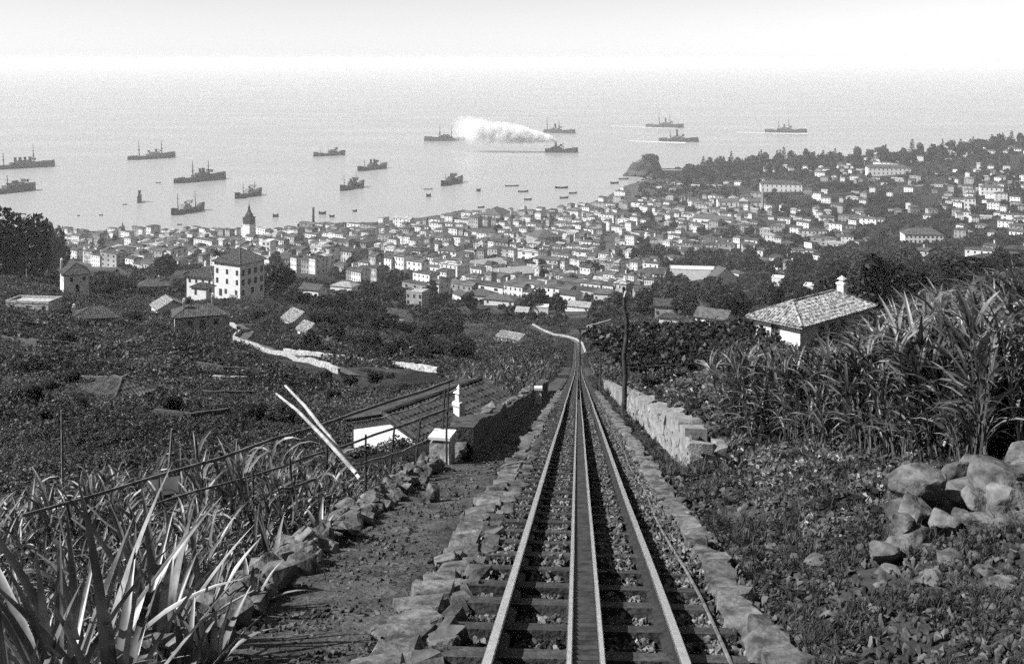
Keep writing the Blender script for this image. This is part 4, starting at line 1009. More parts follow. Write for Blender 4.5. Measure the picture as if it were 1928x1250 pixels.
print('HOUSES', len(houses))

# ------------------------------------------------------------------ trees one can tell apart
G1 = 'trees of the near slopes'
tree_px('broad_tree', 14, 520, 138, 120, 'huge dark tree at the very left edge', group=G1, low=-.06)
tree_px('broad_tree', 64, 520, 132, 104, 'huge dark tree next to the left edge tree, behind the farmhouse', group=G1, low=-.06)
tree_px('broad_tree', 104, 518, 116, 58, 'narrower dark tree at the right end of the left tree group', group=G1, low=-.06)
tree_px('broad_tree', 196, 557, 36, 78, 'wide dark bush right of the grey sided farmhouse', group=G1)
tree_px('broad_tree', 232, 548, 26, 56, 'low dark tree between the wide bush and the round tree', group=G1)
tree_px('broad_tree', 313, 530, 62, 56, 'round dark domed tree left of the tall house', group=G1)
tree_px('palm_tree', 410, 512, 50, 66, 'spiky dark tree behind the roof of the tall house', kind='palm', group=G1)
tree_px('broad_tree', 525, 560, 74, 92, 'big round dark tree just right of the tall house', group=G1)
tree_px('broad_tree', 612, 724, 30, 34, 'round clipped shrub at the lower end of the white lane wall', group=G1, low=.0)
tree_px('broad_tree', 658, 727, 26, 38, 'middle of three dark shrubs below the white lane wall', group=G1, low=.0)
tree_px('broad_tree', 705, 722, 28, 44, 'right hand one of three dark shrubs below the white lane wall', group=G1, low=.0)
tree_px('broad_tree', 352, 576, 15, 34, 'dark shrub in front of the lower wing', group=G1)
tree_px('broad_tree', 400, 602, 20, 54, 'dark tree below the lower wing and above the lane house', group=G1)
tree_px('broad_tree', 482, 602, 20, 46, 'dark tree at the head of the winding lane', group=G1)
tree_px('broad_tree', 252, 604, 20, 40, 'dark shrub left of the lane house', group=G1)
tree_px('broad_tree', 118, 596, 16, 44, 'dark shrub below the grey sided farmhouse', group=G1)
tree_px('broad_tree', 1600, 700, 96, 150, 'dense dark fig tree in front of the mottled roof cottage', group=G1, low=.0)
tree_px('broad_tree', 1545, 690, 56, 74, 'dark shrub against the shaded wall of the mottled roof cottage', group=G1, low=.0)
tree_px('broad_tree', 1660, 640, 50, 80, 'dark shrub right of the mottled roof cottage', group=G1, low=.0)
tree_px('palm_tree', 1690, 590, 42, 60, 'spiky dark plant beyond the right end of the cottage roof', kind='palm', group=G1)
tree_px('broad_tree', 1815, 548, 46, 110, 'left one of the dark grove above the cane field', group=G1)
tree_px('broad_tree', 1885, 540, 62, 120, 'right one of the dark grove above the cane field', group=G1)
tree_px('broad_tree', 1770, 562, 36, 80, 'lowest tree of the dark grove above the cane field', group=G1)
# the dark scrub wood on the middle slope
r = random.Random(5); items = []
scrub = [(585, 655), (625, 640), (665, 650), (705, 655), (745, 660), (785, 668), (825, 672), (860, 680), (600, 615), (640, 610), (680, 612), (715, 625), (760, 632), (800, 636), (835, 640), (600, 580), (640, 578), (690, 585), (820, 610), (850, 625), (560, 575), (735, 575), (825, 580), (700, 560), (880, 660), (780, 655), (690, 672), (735, 680), (790, 690)]
for k, (x, y) in enumerate(scrub): items.append((x + r.uniform(-8, 8), y + r.uniform(-5, 5)))
order = sorted(range(len(items)), key=lambda q: items[q][0]); wl = [None] * len(items)
for q, k in enumerate(order):
    x, y = items[k]; near = min((('the ruinous grey house', 786, 560), ('the white gabled cottage', 750, 600), ('the bright roofed hut', 562, 600), ('the terrace wall end', 825, 700), ('the lane wall', 600, 680), ('the low pale barn', 960, 640)), key=lambda m_: (x - m_[1]) ** 2 + (y - m_[2]) ** 2)
    wl[k] = 'bushy scrub wood tree, %s from the left, near %s' % (NUM[q].replace(' nearest', '').replace('nearest', 'first'), near[0])
for k, (x, y) in enumerate(items):
    b = hit(x, y); f_ = b.y / FPX
    tree('scrub_tree', b, r.uniform(26, 40) * f_, r.uniform(44, 72) * f_, wl[k], group='trees of the scrub wood', low=.0)
    KEEP.append((b.x, b.y, 20 * f_))
# separate bushes dotted over the left slope
r = random.Random(77); bs = sorted((r.uniform(0, 640), r.uniform(632, 800)) for _ in range(34))
bs = [q for q in bs if not (430 < q[0] < 690 and q[1] < 735) and not (300 < q[0] < 480 and q[1] < 645)]
for k, (x, y) in enumerate(bs):
    sz = r.uniform(26, 58); low_ = 'upper' if y < 690 else ('middle' if y < 745 else 'lower')
    tree_px('slope_bush', x, y, sz * r.uniform(.5, .8), sz, 'dark rounded bush, %s from the left, on the %s left slope' % (NUM[k].replace(' nearest', '').replace('nearest', 'first'), low_), group='bushes of the left slope', low=.0, cat='bush')
# trees on the gentle ground below the end of the line, orchards and gardens
def far_trees(N, test, hr, wr, lookf, group, kind='round', dmin=9, maxn=200, seed=1, name='garden_tree'):
    r_ = random.Random(seed); out = []
    for _ in range(N):
        u = r_.uniform(60, 1928); y = r_.uniform(268, 600)
        if r_.random() > test(u, y): continue
        b_ = hit(u, y, 150)
        if b_.z < 2 or any((b_.x - q[0].x) ** 2 + (b_.y - q[0].y) ** 2 < dmin * dmin for q in out) : continue
        if any((b_.x - h_['X']) ** 2 + (b_.y - h_['Y']) ** 2 < 60 for h_ in houses): continue
        if not clear_mask(np.array([b_.x]), np.array([b_.y]))[0]: continue
        out.append((b_, u, y))
        if len(out) >= maxn: break
    labs = singled([(u, y, lookf(u, y)) for _, u, y in out])
    for (b_, u, y), lb in zip(out, labs):
        h_ = r_.uniform(*hr); w_ = r_.uniform(*wr)
        tree(name, b_, h_, w_, lb, kind=kind, lod=1 if b_.y > 420 else 0, group=group, low=.02)
belt = lambda u, y: 1.0 if (1235 < u < 1790 and 488 < y < 524 and y < 524 - 0 * u) or (1150 < u < 1250 and 478 < y < 500) else 0
far_trees(9000, belt, (9, 13), (9, 13), lambda u, y: 'dark orchard tree', 'trees of the orchard belt', dmin=8, maxn=110, seed=2, name='orchard_tree')
def town_green(u, y):
    if u < 128 or y < shore_row(u) + 3: return 0
    if 985 < u < 1190 and 490 < y < 545: return .9
    if 1310 < u < 1420 and 425 < y < 462: return .9
    if u > 1430 and 405 < y < 470: return .35
    if u > 1230 and y < 345: return .9
    if u > 1230 and y < 400: return .35
    if 640 < u < 860 and 395 < y < 415: return .4
    if 540 < u < 650 and 480 < y < 505: return .8
    if u > 1180 and y > 520 and y < 600: return .35
    if u > 860 and 560 < y < 600: return .12
    return .22 if y < lower_row(u) + 6 or u > 1180 else 0
far_trees(14000, town_green, (6, 11), (7, 13), lambda u, y: 'dark garden tree' if u < 1230 or y > 380 else 'dark headland tree', 'garden trees', dmin=9, maxn=290, seed=3)
far_trees(4000, lambda u, y: .6 if 1280 < u < 1925 and y < shore_row(u) + 14 else 0, (20, 30), (11, 18), lambda u, y: 'spire shaped skyline tree', 'skyline conifers', kind='spire', dmin=24, maxn=26, seed=4, name='conifer')
far_trees(6000, lambda u, y: .9 if 1290 < u < 1925 and y < shore_row(u) + 20 else 0, (14, 22), (15, 26), lambda u, y: 'broad dark skyline tree', 'skyline trees', dmin=13, maxn=110, seed=6, name='broad_tree')

# ------------------------------------------------------------------ the roadstead: ships, lighters, fort
def ship(label, pl, pr, masts, funnels, kind='cargo', bow='R', hull='hull', name='steamship', group=None, high=1.0, top='ship_top'):
    """pl, pr: where the left and right ends of the waterline show; masts, funnels: (place 0..1 from the left, height m)"""
    A, B = at_sea(*pl), at_sea(*pr); S_, E_ = (A, B) if bow == 'R' else (B, A)
    mid = (A + B) / 2; L_ = (B - A).length; rz_ = math.atan2(E_.y - S_.y, E_.x - S_.x)
    root = thing(name, label, 'ship', mid, rz_, group)
    high *= 1.45; fb = (4.3 if kind != 'cargo' else 3.4) * high; beam = L_ * (.17 if kind != 'cargo' else .15); W = []
    N = 17
    for i in range(N):
        t_ = i / (N - 1); x = (t_ - .5) * L_
        hb = beam / 2 * (1 - abs(2 * t_ - 1) ** (3.2 if t_ < .5 else 2.4)) ** .8 + .12
        if t_ > .96: hb *= .4
        sheer = fb * (1 + .55 * max(0, t_ - .68) / .32 + .3 * max(0, .3 - t_) / .3)
        if kind == 'cargo' and (t_ > .84 or t_ < .14): sheer += 1.9 * high
        if kind == 'war' and t_ > .62: sheer += 1.6 * high
        rake = (1.8 if kind == 'cargo' else -1.2) * max(0, t_ - .85) / .15
        W.append([(x, -hb * .8, -2.0), (x + rake * .5, -hb, .4), (x + rake, -hb * 1.03, sheer), (x + rake, hb * 1.03, sheer), (x + rake * .5, hb, .4), (x, hb * .8, -2.0)])
    mb = MB(); n_ = 6
    for w_ in W: mb.v += w_
    for i in range(N - 1):
        for k in range(n_):
            k2 = (k + 1) % n_; mb.f.append((i*n_ + k, (i+1)*n_ + k, (i+1)*n_ + k2, i*n_ + k2))
    mb.f.append(tuple(range(n_))); mb.f.append(tuple((N-1)*n_ + k for k in reversed(range(n_))))
    mb.build('hull', M[hull], root)
    loc = lambda f_: ((f_ if bow == 'R' else 1 - f_) - .5) * L_
    cf = np.mean([f_[0] for f_ in funnels]) if funnels else .5
    cxm = loc(cf); s_ = MB()
    ln = L_ * (.26 if kind == 'cargo' else .34)
    s_.box(cxm - ln/2, cxm + ln/2, -beam*.36, beam*.36, fb + .02, fb + 3.0 * high)
    s_.box(cxm - ln*.3 , cxm + ln*.34, -beam*.28, beam*.28, fb + 3.0*high + .02, fb + 5.0 * high)
    s_.build('deckhouse', M[top], root)
    bx_ = cxm + ln * .42
    MB().box(bx_ - 1.8, bx_ + 1.8, -beam*.42, beam*.42, fb + 5.0*high + .03, fb + 7.4*high).box(bx_ - 2.2, bx_ + 2.2, -beam*.55, beam*.55, fb + 7.4*high + .02, fb + 7.8*high).build('bridge', M[top], root)
    for (f_, h_) in funnels:
        r_ = (2.1 if kind == 'war' else 1.6) * (L_ / 90 if L_ < 90 else 1.0) + .4
        fo = MB().tube([(loc(f_), 0, fb + 2), (loc(f_) - h_ * .05, 0, h_)], [r_, r_ * .95], 10).build('funnel', M['hull'] if kind != 'pale' else M['ship_pale'], root)
        MB().tube([(loc(f_) - h_*.05, 0, h_ - .1), (loc(f_) - h_*.05, 0, h_ + .7)], r_ * 1.12, 10).build('funnel_cap', M['hull'], fo)
    for (f_, h_) in masts:
        r_ = .75 if kind == 'war' else .5
        mo = MB().tube([(loc(f_), 0, fb), (loc(f_) - h_*.03, 0, h_ * .62), (loc(f_) - h_*.04, 0, h_)], [r_ * 1.3, r_, r_ * .6], 6).build('mast', M['hull'], root)
        MB().tube([(loc(f_) - h_*.03, -beam*.42, h_*.72), (loc(f_) - h_*.03, beam*.42, h_*.72)], .2, 5).build('yard', M['hull'], mo)
        if kind == 'war':
            MB().tube([(loc(f_) - h_*.028, 0, h_*.5), (loc(f_) - h_*.028, 0, h_*.54)], [2.0, 2.6], 8).build('fighting_top', M['hull'], mo)
        else:
            MB().tube([(loc(f_), 0, fb + 1.5), (loc(f_) + L_*.09, beam*.3, h_*.46)], .2, 4).build('derrick', M['hull'], mo)
    if kind == 'war':
        for f_, sg in ((.17, -1), (.84, 1)):
            x = (f_ - .5) * L_; z = fb * 1.1 + (1.6 * high if sg > 0 else 0) + .05
            tu = MB().tube([(x, 0, z), (x, 0, z + 2.1)], [beam*.2, beam*.17], 10).build('gun_turret', M[top], root)
            g_ = MB()
            for yy in (-.7, .7): g_.tube([(x + sg*beam*.15, yy, z + 1.4), (x + sg*(beam*.15 + L_*.075), yy, z + 1.8)], .3, 6)
            g_.build('gun_pair', M['hull'], tu)
    else:
        for f_ in (.28, .66):
            x = (f_ - .5) * L_; MB().box(x - L_*.04, x + L_*.04, -beam*.22, beam*.22, fb + .05, fb + .05 + 1.0*high).build('hatch', M[top], root)
    for sd in (-1, 1):
        for q in (-.22, .1):
            lb = MB().tube([(cxm + q*ln - 2.6, sd*beam*.40, fb + 3.9*high), (cxm + q*ln, sd*beam*.42, fb + 3.6*high), (cxm + q*ln + 2.6, sd*beam*.40, fb + 3.9*high)], [.15, .9, .15], 6)
            lb.build('lifeboat', M['ship_pale'], root)
    return root
WG, CG = 'warships at anchor', 'steamers at anchor'
ship('four funnelled grey cruiser cut by the left edge', (-38, 321), (104, 313), [(.31, 31), (.71, 42)], [(.465, 19), (.53, 19), (.595, 19), (.66, 19)], 'war', 'R', name='cruiser', group=WG)
ship('nearer warship cut by the left edge, below the four funnelled cruiser', (-60, 371), (68, 357), [(.57, 26), (.30, 26)], [(.66, 16), (.71, 16)], 'war', 'R', name='battleship', group=WG)
ship('two masted grey cruiser second from the left in the upper row', (240, 302), (331, 296), [(.24, 36), (.71, 36)], [(.44, 16), (.59, 18)], 'war', 'R', 'hull_grey', name='cruiser', group=WG, top='ship_pale')
ship('black battleship with two close funnels in the middle of the left fleet', (327, 346), (426, 336), [(.36, 34), (.66, 33)], [(.50, 20), (.56, 20)], 'war', 'R', name='battleship', group=WG)
ship('three decked steamer nearest the shore, below the black battleship', (322, 406), (384, 395), [(.21, 27), (.74, 27)], [(.44, 14)], 'cargo', 'R', group=CG, top='ship_pale')
ship('small black steamer right of the black battleship, above the church tower', (442, 375), (492, 366), [(.32, 20), (.75, 20)], [(.55, 14)], 'cargo', 'R', group=CG, top='ship_pale')
ship('clipper bowed dark ship with bare thin masts in the upper middle', (590, 295), (649, 292), [(.22, 17), (.48, 18), (.76, 18)], [(.62, 9)], 'cargo', 'R', group=CG)
ship('two funnelled steamer right of the clipper bowed ship', (673, 323), (728, 316), [(.24, 20), (.80, 12)], [(.46, 18), (.58, 18)], 'cargo', 'R', group=CG)
ship('dark steamer left below the two funnelled steamer', (640, 360), (685, 351), [(.18, 23), (.68, 25)], [(.45, 15), (.60, 13)], 'cargo', 'R', group=CG)
ship('black steamer standing alone in the middle of the bay', (830, 351), (871, 342), [(.22, 17), (.70, 19)], [(.47, 15)], 'cargo', 'R', group=CG)
ship('faint battleship wrapped in the left end of the smoke', (798, 266), (877, 265), [(.37, 40), (.65, 40)], [(.48, 15), (.55, 15)], 'war', 'L', 'hull_grey', name='battleship', group=WG)
ship('warship that pours out the white smoke', (1026, 287), (1089, 288), [(.55, 22)], [(.34, 24)], 'war', 'R', name='battleship', group=WG)
ship('warship lying just behind the smoking ship', (1023, 250), (1084, 252), [(.13, 42), (.50, 36)], [(.38, 24)], 'war', 'R', 'hull_grey', name='battleship', group=WG)
ship('farther of two steaming battleships left of the headland', (1216, 239), (1288, 241), [(.36, 42), (.64, 38)], [(.53, 26)], 'war', 'R', 'hull_grey', name='battleship', group=WG)
ship('nearer of two steaming battleships left of the headland', (1240, 266), (1316, 268), [(.30, 26)], [(.47, 28)], 'war', 'R', 'hull_grey', name='battleship', group=WG)
ship('battleship farthest right, trailing a white wake', (1440, 249), (1520, 251), [(.34, 30), (.58, 40)], [(.47, 22)], 'war', 'R', 'hull_grey', name='battleship', group=WG)
ship('small dark gunboat seen end on below the grey cruiser', (259, 383), (266, 379), [(.5, 17)], [(.42, 13)], 'cargo', 'R', group=CG, name='gunboat')
# wakes of the ships under way
def wake(label, pts, w0, w1):
    P = [at_sea(*q) for q in pts]; V = []; Fc = []
    for i, q in enumerate(P):
        w_ = w0 + (w1 - w0) * i / (len(P) - 1); V += [(q.x, q.y - w_, .06), (q.x, q.y, .35), (q.x, q.y + w_, .06)]
    for i in range(len(P) - 1): Fc += [(3*i, 3*i + 3, 3*i + 4, 3*i + 1), (3*i + 1, 3*i + 4, 3*i + 5, 3*i + 2)]
    tag(mobj('wake', new_mesh('wake', V, Fc, M['foam'])), label, 'wake', 'wakes on the sea')
wake('thin white wake behind the battleship farthest right', [(1520, 251.5), (1470, 251.5), (1430, 250.5), (1385, 249)], 10, 3)
wake('thin white wake behind the nearer steaming battleship', [(1290, 269), (1250, 268), (1215, 266.5), (1185, 265.5)], 10, 3)
wake('faint white wake behind the farther steaming battleship', [(1270, 242), (1230, 241), (1190, 239), (1150, 237.5)], 7, 3)
# lighters, barges and boats
def boat(label, x, y, lpx, ang=0.12, name='lighter', tall=0.0, sail=False):
    b_ = at_sea(x, y); f_ = b_.y / FPX; L_ = lpx * f_
    root = thing(name, label, 'boat', b_, ang, 'small craft in the bay'); bm_ = max(1.6, L_ * .2); mb = MB(); N = 9; W = []
    h_ = max(1.3, L_ * .075) + tall
    for i in range(N):
        t_ = i / (N - 1); xx = (t_ - .5) * L_; hb = bm_ / 2 * (1 - abs(2*t_ - 1) ** 3) + .1; sh = h_ * (.8 + .5 * abs(2*t_ - 1) ** 2)
        W.append([(xx, -hb*.7, -.5), (xx, -hb, sh), (xx, -hb*.86, sh), (xx, -hb*.75, sh*.45), (xx, hb*.75, sh*.45), (xx, hb*.86, sh), (xx, hb, sh), (xx, hb*.7, -.5)])
    for w_ in W: mb.v += w_
    for i in range(N - 1):
        for k in range(8):
            k2 = (k + 1) % 8; mb.f.append((i*8 + k, (i+1)*8 + k, (i+1)*8 + k2, i*8 + k2))
    mb.f.append(tuple(range(8))); mb.f.append(tuple((N-1)*8 + k for k in reversed(range(8))))
    mb.build('hull', M['hull'], root)
    th = MB()
    for q in (-.25, 0, .25): th.box(q*L_ - .25, q*L_ + .25, -bm_*.42, bm_*.42, h_*.62, h_*.72)
    th.build('thwart', M['wood_dark'], root)
    if sail:
        mo = MB().tube([(0, 0, 0), (0, 0, L_*1.3)], .14, 5).build('mast', M['wood_dark'], root)
        MB().add([(.2, -.05, 1.6), (L_*.42, .05, 1.6), (.1, .05, L_*1.2), (.2, .05, 1.6), (L_*.42, .12, 1.6), (.1, .12, L_*1.2)], [(0, 1, 2), (5, 4, 3), (0, 3, 4, 1), (1, 4, 5, 2), (2, 5, 3, 0)]).build('sail', M['ship_top'], mo)
    return root
boat('lighter nearest the left shore', 178, 437.5, 21, .35)
boat('lighter right of the one nearest the left shore', 271, 438.5, 23, .4)
boat('tiny boat between the gunboat and the black battleship', 298, 345, 9, .2, 'rowing_boat')
boat('tiny boat left of the end-on gunboat', 235, 386, 8, .1, 'rowing_boat')
boat('tiny boat below and left of the three decked steamer', 338, 424, 9, .3, 'rowing_boat')
boat('tiny boat above the left shore lighter', 190, 406, 7, .3, 'rowing_boat')
boat('speck of a boat right of the big left trees', 148, 407, 5, .3, 'rowing_boat')
boat('small sailing boat off the left shore', 230, 428, 8, .3, 'sailing_boat', sail=True)
boat('stubby dark launch right of the church spire', 519, 409, 11, .4, 'launch', 2.5)
boat('small tug right of the dark factory chimney', 607, 404, 14, .1, 'tug', 2.4)
boat('small pale boat just below the tug', 625, 409, 10, .1, 'launch', 1.4)
boat('little boat close inshore in the middle of the town front', 668, 399, 9, .6, 'launch', 1.2)
boat('round dark mooring hulk below the lone black steamer', 807, 371, 9, .2, 'hulk', 3.2)
boat('round dark hulk right of the lone black steamer', 901, 361, 8, .2, 'hulk', 3.2)
boat('long thin boat left of the lone black steamer', 806, 357, 17, .15, 'rowing_boat')
boat('dark boat left of the customs house', 906, 392, 14, .5, 'launch', 1.0)
boat('longest barge of the middle group', 1057, 355, 25, .12, 'barge', 1.2)
boat('barge left of the longest barge', 985, 362, 20, .15, 'barge', 1.0)
boat('short barge below the left barge', 994, 377, 15, .3, 'barge', 1.0)
boat('barge below the longest barge', 1062, 374, 18, .4, 'barge', 1.2)
boat('barge touching the right end of the one below the longest', 1079, 365, 17, .35, 'barge', 1.0)
boat('thin line of a towed boat above the left barge', 964, 351, 27, .2, 'rowing_boat')
boat('barge moored near the island fort', 1157, 346, 18, .4, 'barge', 1.4)
boat('barge closest under the island fort', 1174, 338, 20, .2, 'barge', .8)

# Island fort on its rock and the mole joining it to the shore
A = at_sea(1212, 331)
root = thing('island_fort', 'dark rock island with a flat topped fort off the headland', 'fort', A)
f_ = A.y / FPX; r = random.Random(8); V = []; Fc = []; nr, na = 7, 30
for i in range(nr):
    t_ = i / (nr - 1)
    for k in range(na):
        th = 2 * math.pi * k / na
        ex = 38 * f_ * (1 - .30 * t_) ; ey = 26 * f_ * (1 - .25 * t_)
        x = math.cos(th) * ex; hgt = 33 * f_ * (.62 + .38 * sstep(-20*f_, 8*f_, x)) ; wv = 1 + (float(vnoise(k * .7, i * .9, 3)) - .5) * .34
        V.append((x * wv, math.sin(th) * ey * wv, -2 + (hgt + 2) * t_ * (1 + (float(vnoise(k * .9, i * 1.3, 5)) - .5) * .16)))
for i in range(nr - 1):
    for k in range(na): Fc.append((i*na + k, i*na + (k+1) % na, (i+1)*na + (k+1) % na, (i+1)*na + k))
Fc.append(tuple((nr-1)*na + k for k in range(na)))
mobj('rock', new_mesh('rock', V, Fc, M['cliff']), root)
MB().box(-2*f_, 26*f_, -12*f_, 14*f_, 26*f_, 38*f_).box(4*f_, 20*f_, -8*f_, 10*f_, 38*f_ + .01, 40.5*f_).build('rampart', M['cliff'], root)
MB().box(-22*f_, -10*f_, -6*f_, 6*f_, 18*f_, 26*f_).box(-10*f_+.01, -3*f_, -6*f_, 5*f_, 20*f_, 30*f_).build('gatehouse', M['plaster_grey'], root)
P0, P1 = at_sea(1246, 325), at_sea(1312, 326)
dv = P1 - P0; mo = thing('mole', 'low stone mole joining the island fort to the headland', 'mole', P0, math.atan2(dv.y, dv.x))
MB().box(0, dv.length, -4, 4, -3, 4.5).box(0, dv.length, 2.8, 4, 4.503, 7).build('wall', M['cliff'], mo)
MB().box(0, dv.length, -4.4, -3.9, 4.503, 5.6).build('parapet', M['plaster'], mo)

# white smoke pouring from the funnel
def plume():
    A = at_sea(1047, 288); f_ = A.y / FPX; root_z = 24.0
    # a closed envelope; the smoke inside thins out to nothing before it reaches the envelope
    V = []; Fc = []; na = 16; n_ = 24; LEN = 235.0
    for i in range(n_ + 1):
        t_ = i / n_; rr_ = 7.5 + 56 * t_ ** .7
        for k in range(na):
            th = 2 * math.pi * k / na; V.append((2 - LEN * t_, 26 * t_ + math.cos(th) * rr_, max(1.0, 26 + 26 * t_ ** .7 - 2 * t_ + math.sin(th) * rr_)))
    for i in range(n_):
        for k in range(na): Fc.append((i*na + k, (i+1)*na + k, (i+1)*na + (k+1) % na, i*na + (k+1) % na))
    Fc.append(tuple(range(na))); Fc.append(tuple(n_*na + k for k in reversed(range(na))))
    m = bpy.data.materials.new('white_smoke'); m.use_nodes = True; t = m.node_tree; t.nodes.remove(t.nodes['Principled BSDF'])
    def mth(op, a_, b_=None, c2=None):
        q = t.nodes.new('ShaderNodeMath'); q.operation = op
        for i_, v in enumerate((a_, b_, c2)):
            if v is None: continue
            if isinstance(v, (int, float)): q.inputs[i_].default_value = v
            else: t.links.new(v, q.inputs[i_])
        return q.outputs[0]
    def rng_(v, a_, b_, c2, d_):
        q = t.nodes.new('ShaderNodeMapRange'); q.interpolation_type = 'SMOOTHSTEP'
        for nm, x in zip(('From Min', 'From Max', 'To Min', 'To Max'), (a_, b_, c2, d_)): q.inputs[nm].default_value = x
        t.links.new(v, q.inputs['Value']); return q.outputs[0]
    pv_ = t.nodes.new('ShaderNodeVolumePrincipled'); pv_.inputs['Color'].default_value = (1, 1, 1, 1)
    tc = t.nodes.new('ShaderNodeTexCoord'); sx = t.nodes.new('ShaderNodeSeparateXYZ'); t.links.new(tc.outputs['Object'], sx.inputs[0])
    tt = mth('MULTIPLY', sx.outputs[0], -1.0 / LEN); tt = mth('MAXIMUM', tt, 0.0)
    R_ = mth('MULTIPLY_ADD', mth('POWER', tt, .65), 33.0, 4.0)
    dy = mth('SUBTRACT', sx.outputs[1], mth('MULTIPLY', tt, 26.0))
    dz_ = mth('SUBTRACT', sx.outputs[2], mth('ADD', mth('MULTIPLY_ADD', mth('POWER', tt, .7), 26.0, 26.0), mth('MULTIPLY', tt, -2.0)))
    rad = mth('DIVIDE', mth('SQRT', mth('ADD', mth('MULTIPLY', dy, dy), mth('MULTIPLY', dz_, dz_))), R_)
    nz = t.nodes.new('ShaderNodeTexNoise'); nz.inputs['Scale'].default_value = .05; nz.inputs['Detail'].default_value = 5; nz.inputs['Roughness'].default_value = .6
    t.links.new(tc.outputs['Object'], nz.inputs['Vector'])
    rad = mth('ADD', rad, mth('MULTIPLY_ADD', nz.outputs['Fac'], -1.3, .60))
    dens = mth('MULTIPLY', rng_(rad, .25, 1.0, 1.0, 0.0), rng_(tt, .35, .98, 1.0, .0))
    dens = mth('MULTIPLY', dens, mth('MULTIPLY_ADD', tt, -.3, .45))
    t.links.new(dens, pv_.inputs['Density']); t.links.new(pv_.outputs[0], t.nodes['Material Output'].inputs['Volume'])
    m.cycles.volume_step_rate = .2
    o = mobj('smoke', new_mesh('smoke', V, Fc, m, True), None, (A.x, A.y, 0))
    tag(o, 'dense white smoke blowing left from the smoking warship', 'smoke', kind='stuff')
plume()

# ------------------------------------------------------------------ walls, fences and things beside the line
def rubble_wall(name, label, pts, h, th, mat, stone=None, base=.3, seed=1, rough=.03, cat='wall', cap=None):
    """a masonry wall following ground points, with an uneven top"""
    P = []
    for a_, b_ in zip(pts[:-1], pts[1:]):
        n_ = max(1, int((b_ - a_).length / max(.25, th * .8)))
        for i in range(n_): P.append(a_ + (b_ - a_) * (i / n_))
    P.append(pts[-1]); o = pts[0]; V = []; Fc = []
    for i, p in enumerate(P):
        d_ = (P[min(i + 1, len(P) - 1)] - P[max(i - 1, 0)]); nx, ny = -d_.y, d_.x; ln = math.hypot(nx, ny) or 1; nx, ny = nx / ln, ny / ln
        hh = h * (1 + (float(vnoise(i * .22, seed, seed)) - .5) * (.04 if mat == 'lime_wall' else .2))
        j = [(float(vnoise(i * .45, k * 3.1 + seed, 5)) - .5) * rough * (1.2 if mat == 'stone' else .1 if mat != 'lime_wall' else 0) for k in range(4)]
        for (sd, z, k) in ((-1, -base, 0), (-1, hh * .5, 1), (-1, hh, 2), (1, hh * 1.02, 3), (1, hh * .5, 1), (1, -base, 0)):
            V.append((p.x - o.x + nx * sd * (th / 2 + j[k]), p.y - o.y + ny * sd * (th / 2 + j[k]), p.z - o.z + z + (j[k] if k > 1 else 0)))
    for i in range(len(P) - 1):
        for k in range(6):
            k2 = (k + 1) % 6; Fc.append((i*6 + k, (i+1)*6 + k, (i+1)*6 + k2, i*6 + k2))
    Fc.append(tuple(range(6))); Fc.append(tuple((len(P)-1)*6 + k for k in reversed(range(6))))
    root = thing(name, label, cat, o)
    mobj('wall_face', new_mesh('wall_face', V, Fc, M[mat]), root)
    return root, P
def along(s_, y0, y1, step, dz=0.0):
    return [Vector((float(track_x(y)) + s_, y, max(gz(float(track_x(y)) + s_, y), tz(y) - .02) + dz)) for y in np.arange(y0, y1, step)]
def stones_on(root, P, h, w, size, mats, n_per, seed, jitter=.1, name='stone', y_dep=.02, mesh_seed=900, flat=.7):
    r_ = random.Random(seed); me = [slab_rock(mesh_seed + k, M[mats], name, 24, .5) for k in range(10)]
    o = root.location; cnt = 0
    for p in P:
        for _ in range(n_per):
            s_ = size * r_.uniform(.65, 1.45) * (1 + y_dep * max(0, p.y - 6))
            mobj(name, r_.choice(me), root, (p.x - o.x + r_.uniform(-w, w), p.y - o.y + r_.uniform(-jitter, jitter), p.z - o.z + h * r_.uniform(.4, 1.0)),
                 (r_.uniform(-.5, .5), r_.uniform(-.5, .5), r_.uniform(0, 6.28)), (s_, s_ * r_.uniform(.7, 1.2), s_ * flat * r_.uniform(.7, 1.1))); cnt += 1
# low dry-stone edging on the left of the footpath, stone by stone
pts = along(-2.28, 4.2, 17.2, .5)
root = thing('dry_stone_edging', 'low jagged dry stone edging on the left of the footpath', 'wall', pts[0])
P = []
y = 4.2
while y < 17.0: P.append(Vector((float(track_x(y)) - 2.3, y, tz(y)))); y += .115 * (1 + .03 * y)
stones_on(root, P, .15, .15, .185, 'slab', 3, 3, .08, 'stone', .012, 900, .55)
stones_on(root, [p + Vector((-.22, 0, -.34)) for p in P[::2]], .05, .1, .34, 'stone', 2, 4, .1, 'stone', .012, 920, .9)
# shaded boundary wall farther down on the left
root, P = rubble_wall('boundary_wall', 'rough stone wall in shade along the left of the footpath', along(-1.98, 18.2, 66, 2.0), .62, .42, 'stone', base=1.2, seed=3, rough=.02)
stones_on(root, P[::2], .66, .13, .2, 'slab', 1, 6, .1, 'coping_stone', .012, 940, .6)
b = Vector((float(track_x(17.7)) - 2.22, 17.7, tz(17.7)))
root = thing('stone_pillar', 'short squared white pillar at the near end of the shaded wall', 'pillar', b, R(-12))
fr = MB().box(-.17, .17, -.2, .2, -.6, .42); fr.v = [(x * (1 if z < .3 else .93), y * (1 if z < .3 else .93), z + (.05 if x > 0 and z > .3 else 0)) for x, y, z in fr.v]
fr.build('shaft', M['plaster_dirty'], root)
MB().box(-.18, .18, -.21, .21, .475, .52).build('cap_stone', M['plaster'], root)
b = hit(1012, 765, 20); b = Vector((float(track_x(43)) - 1.58, 43, tz(43)))
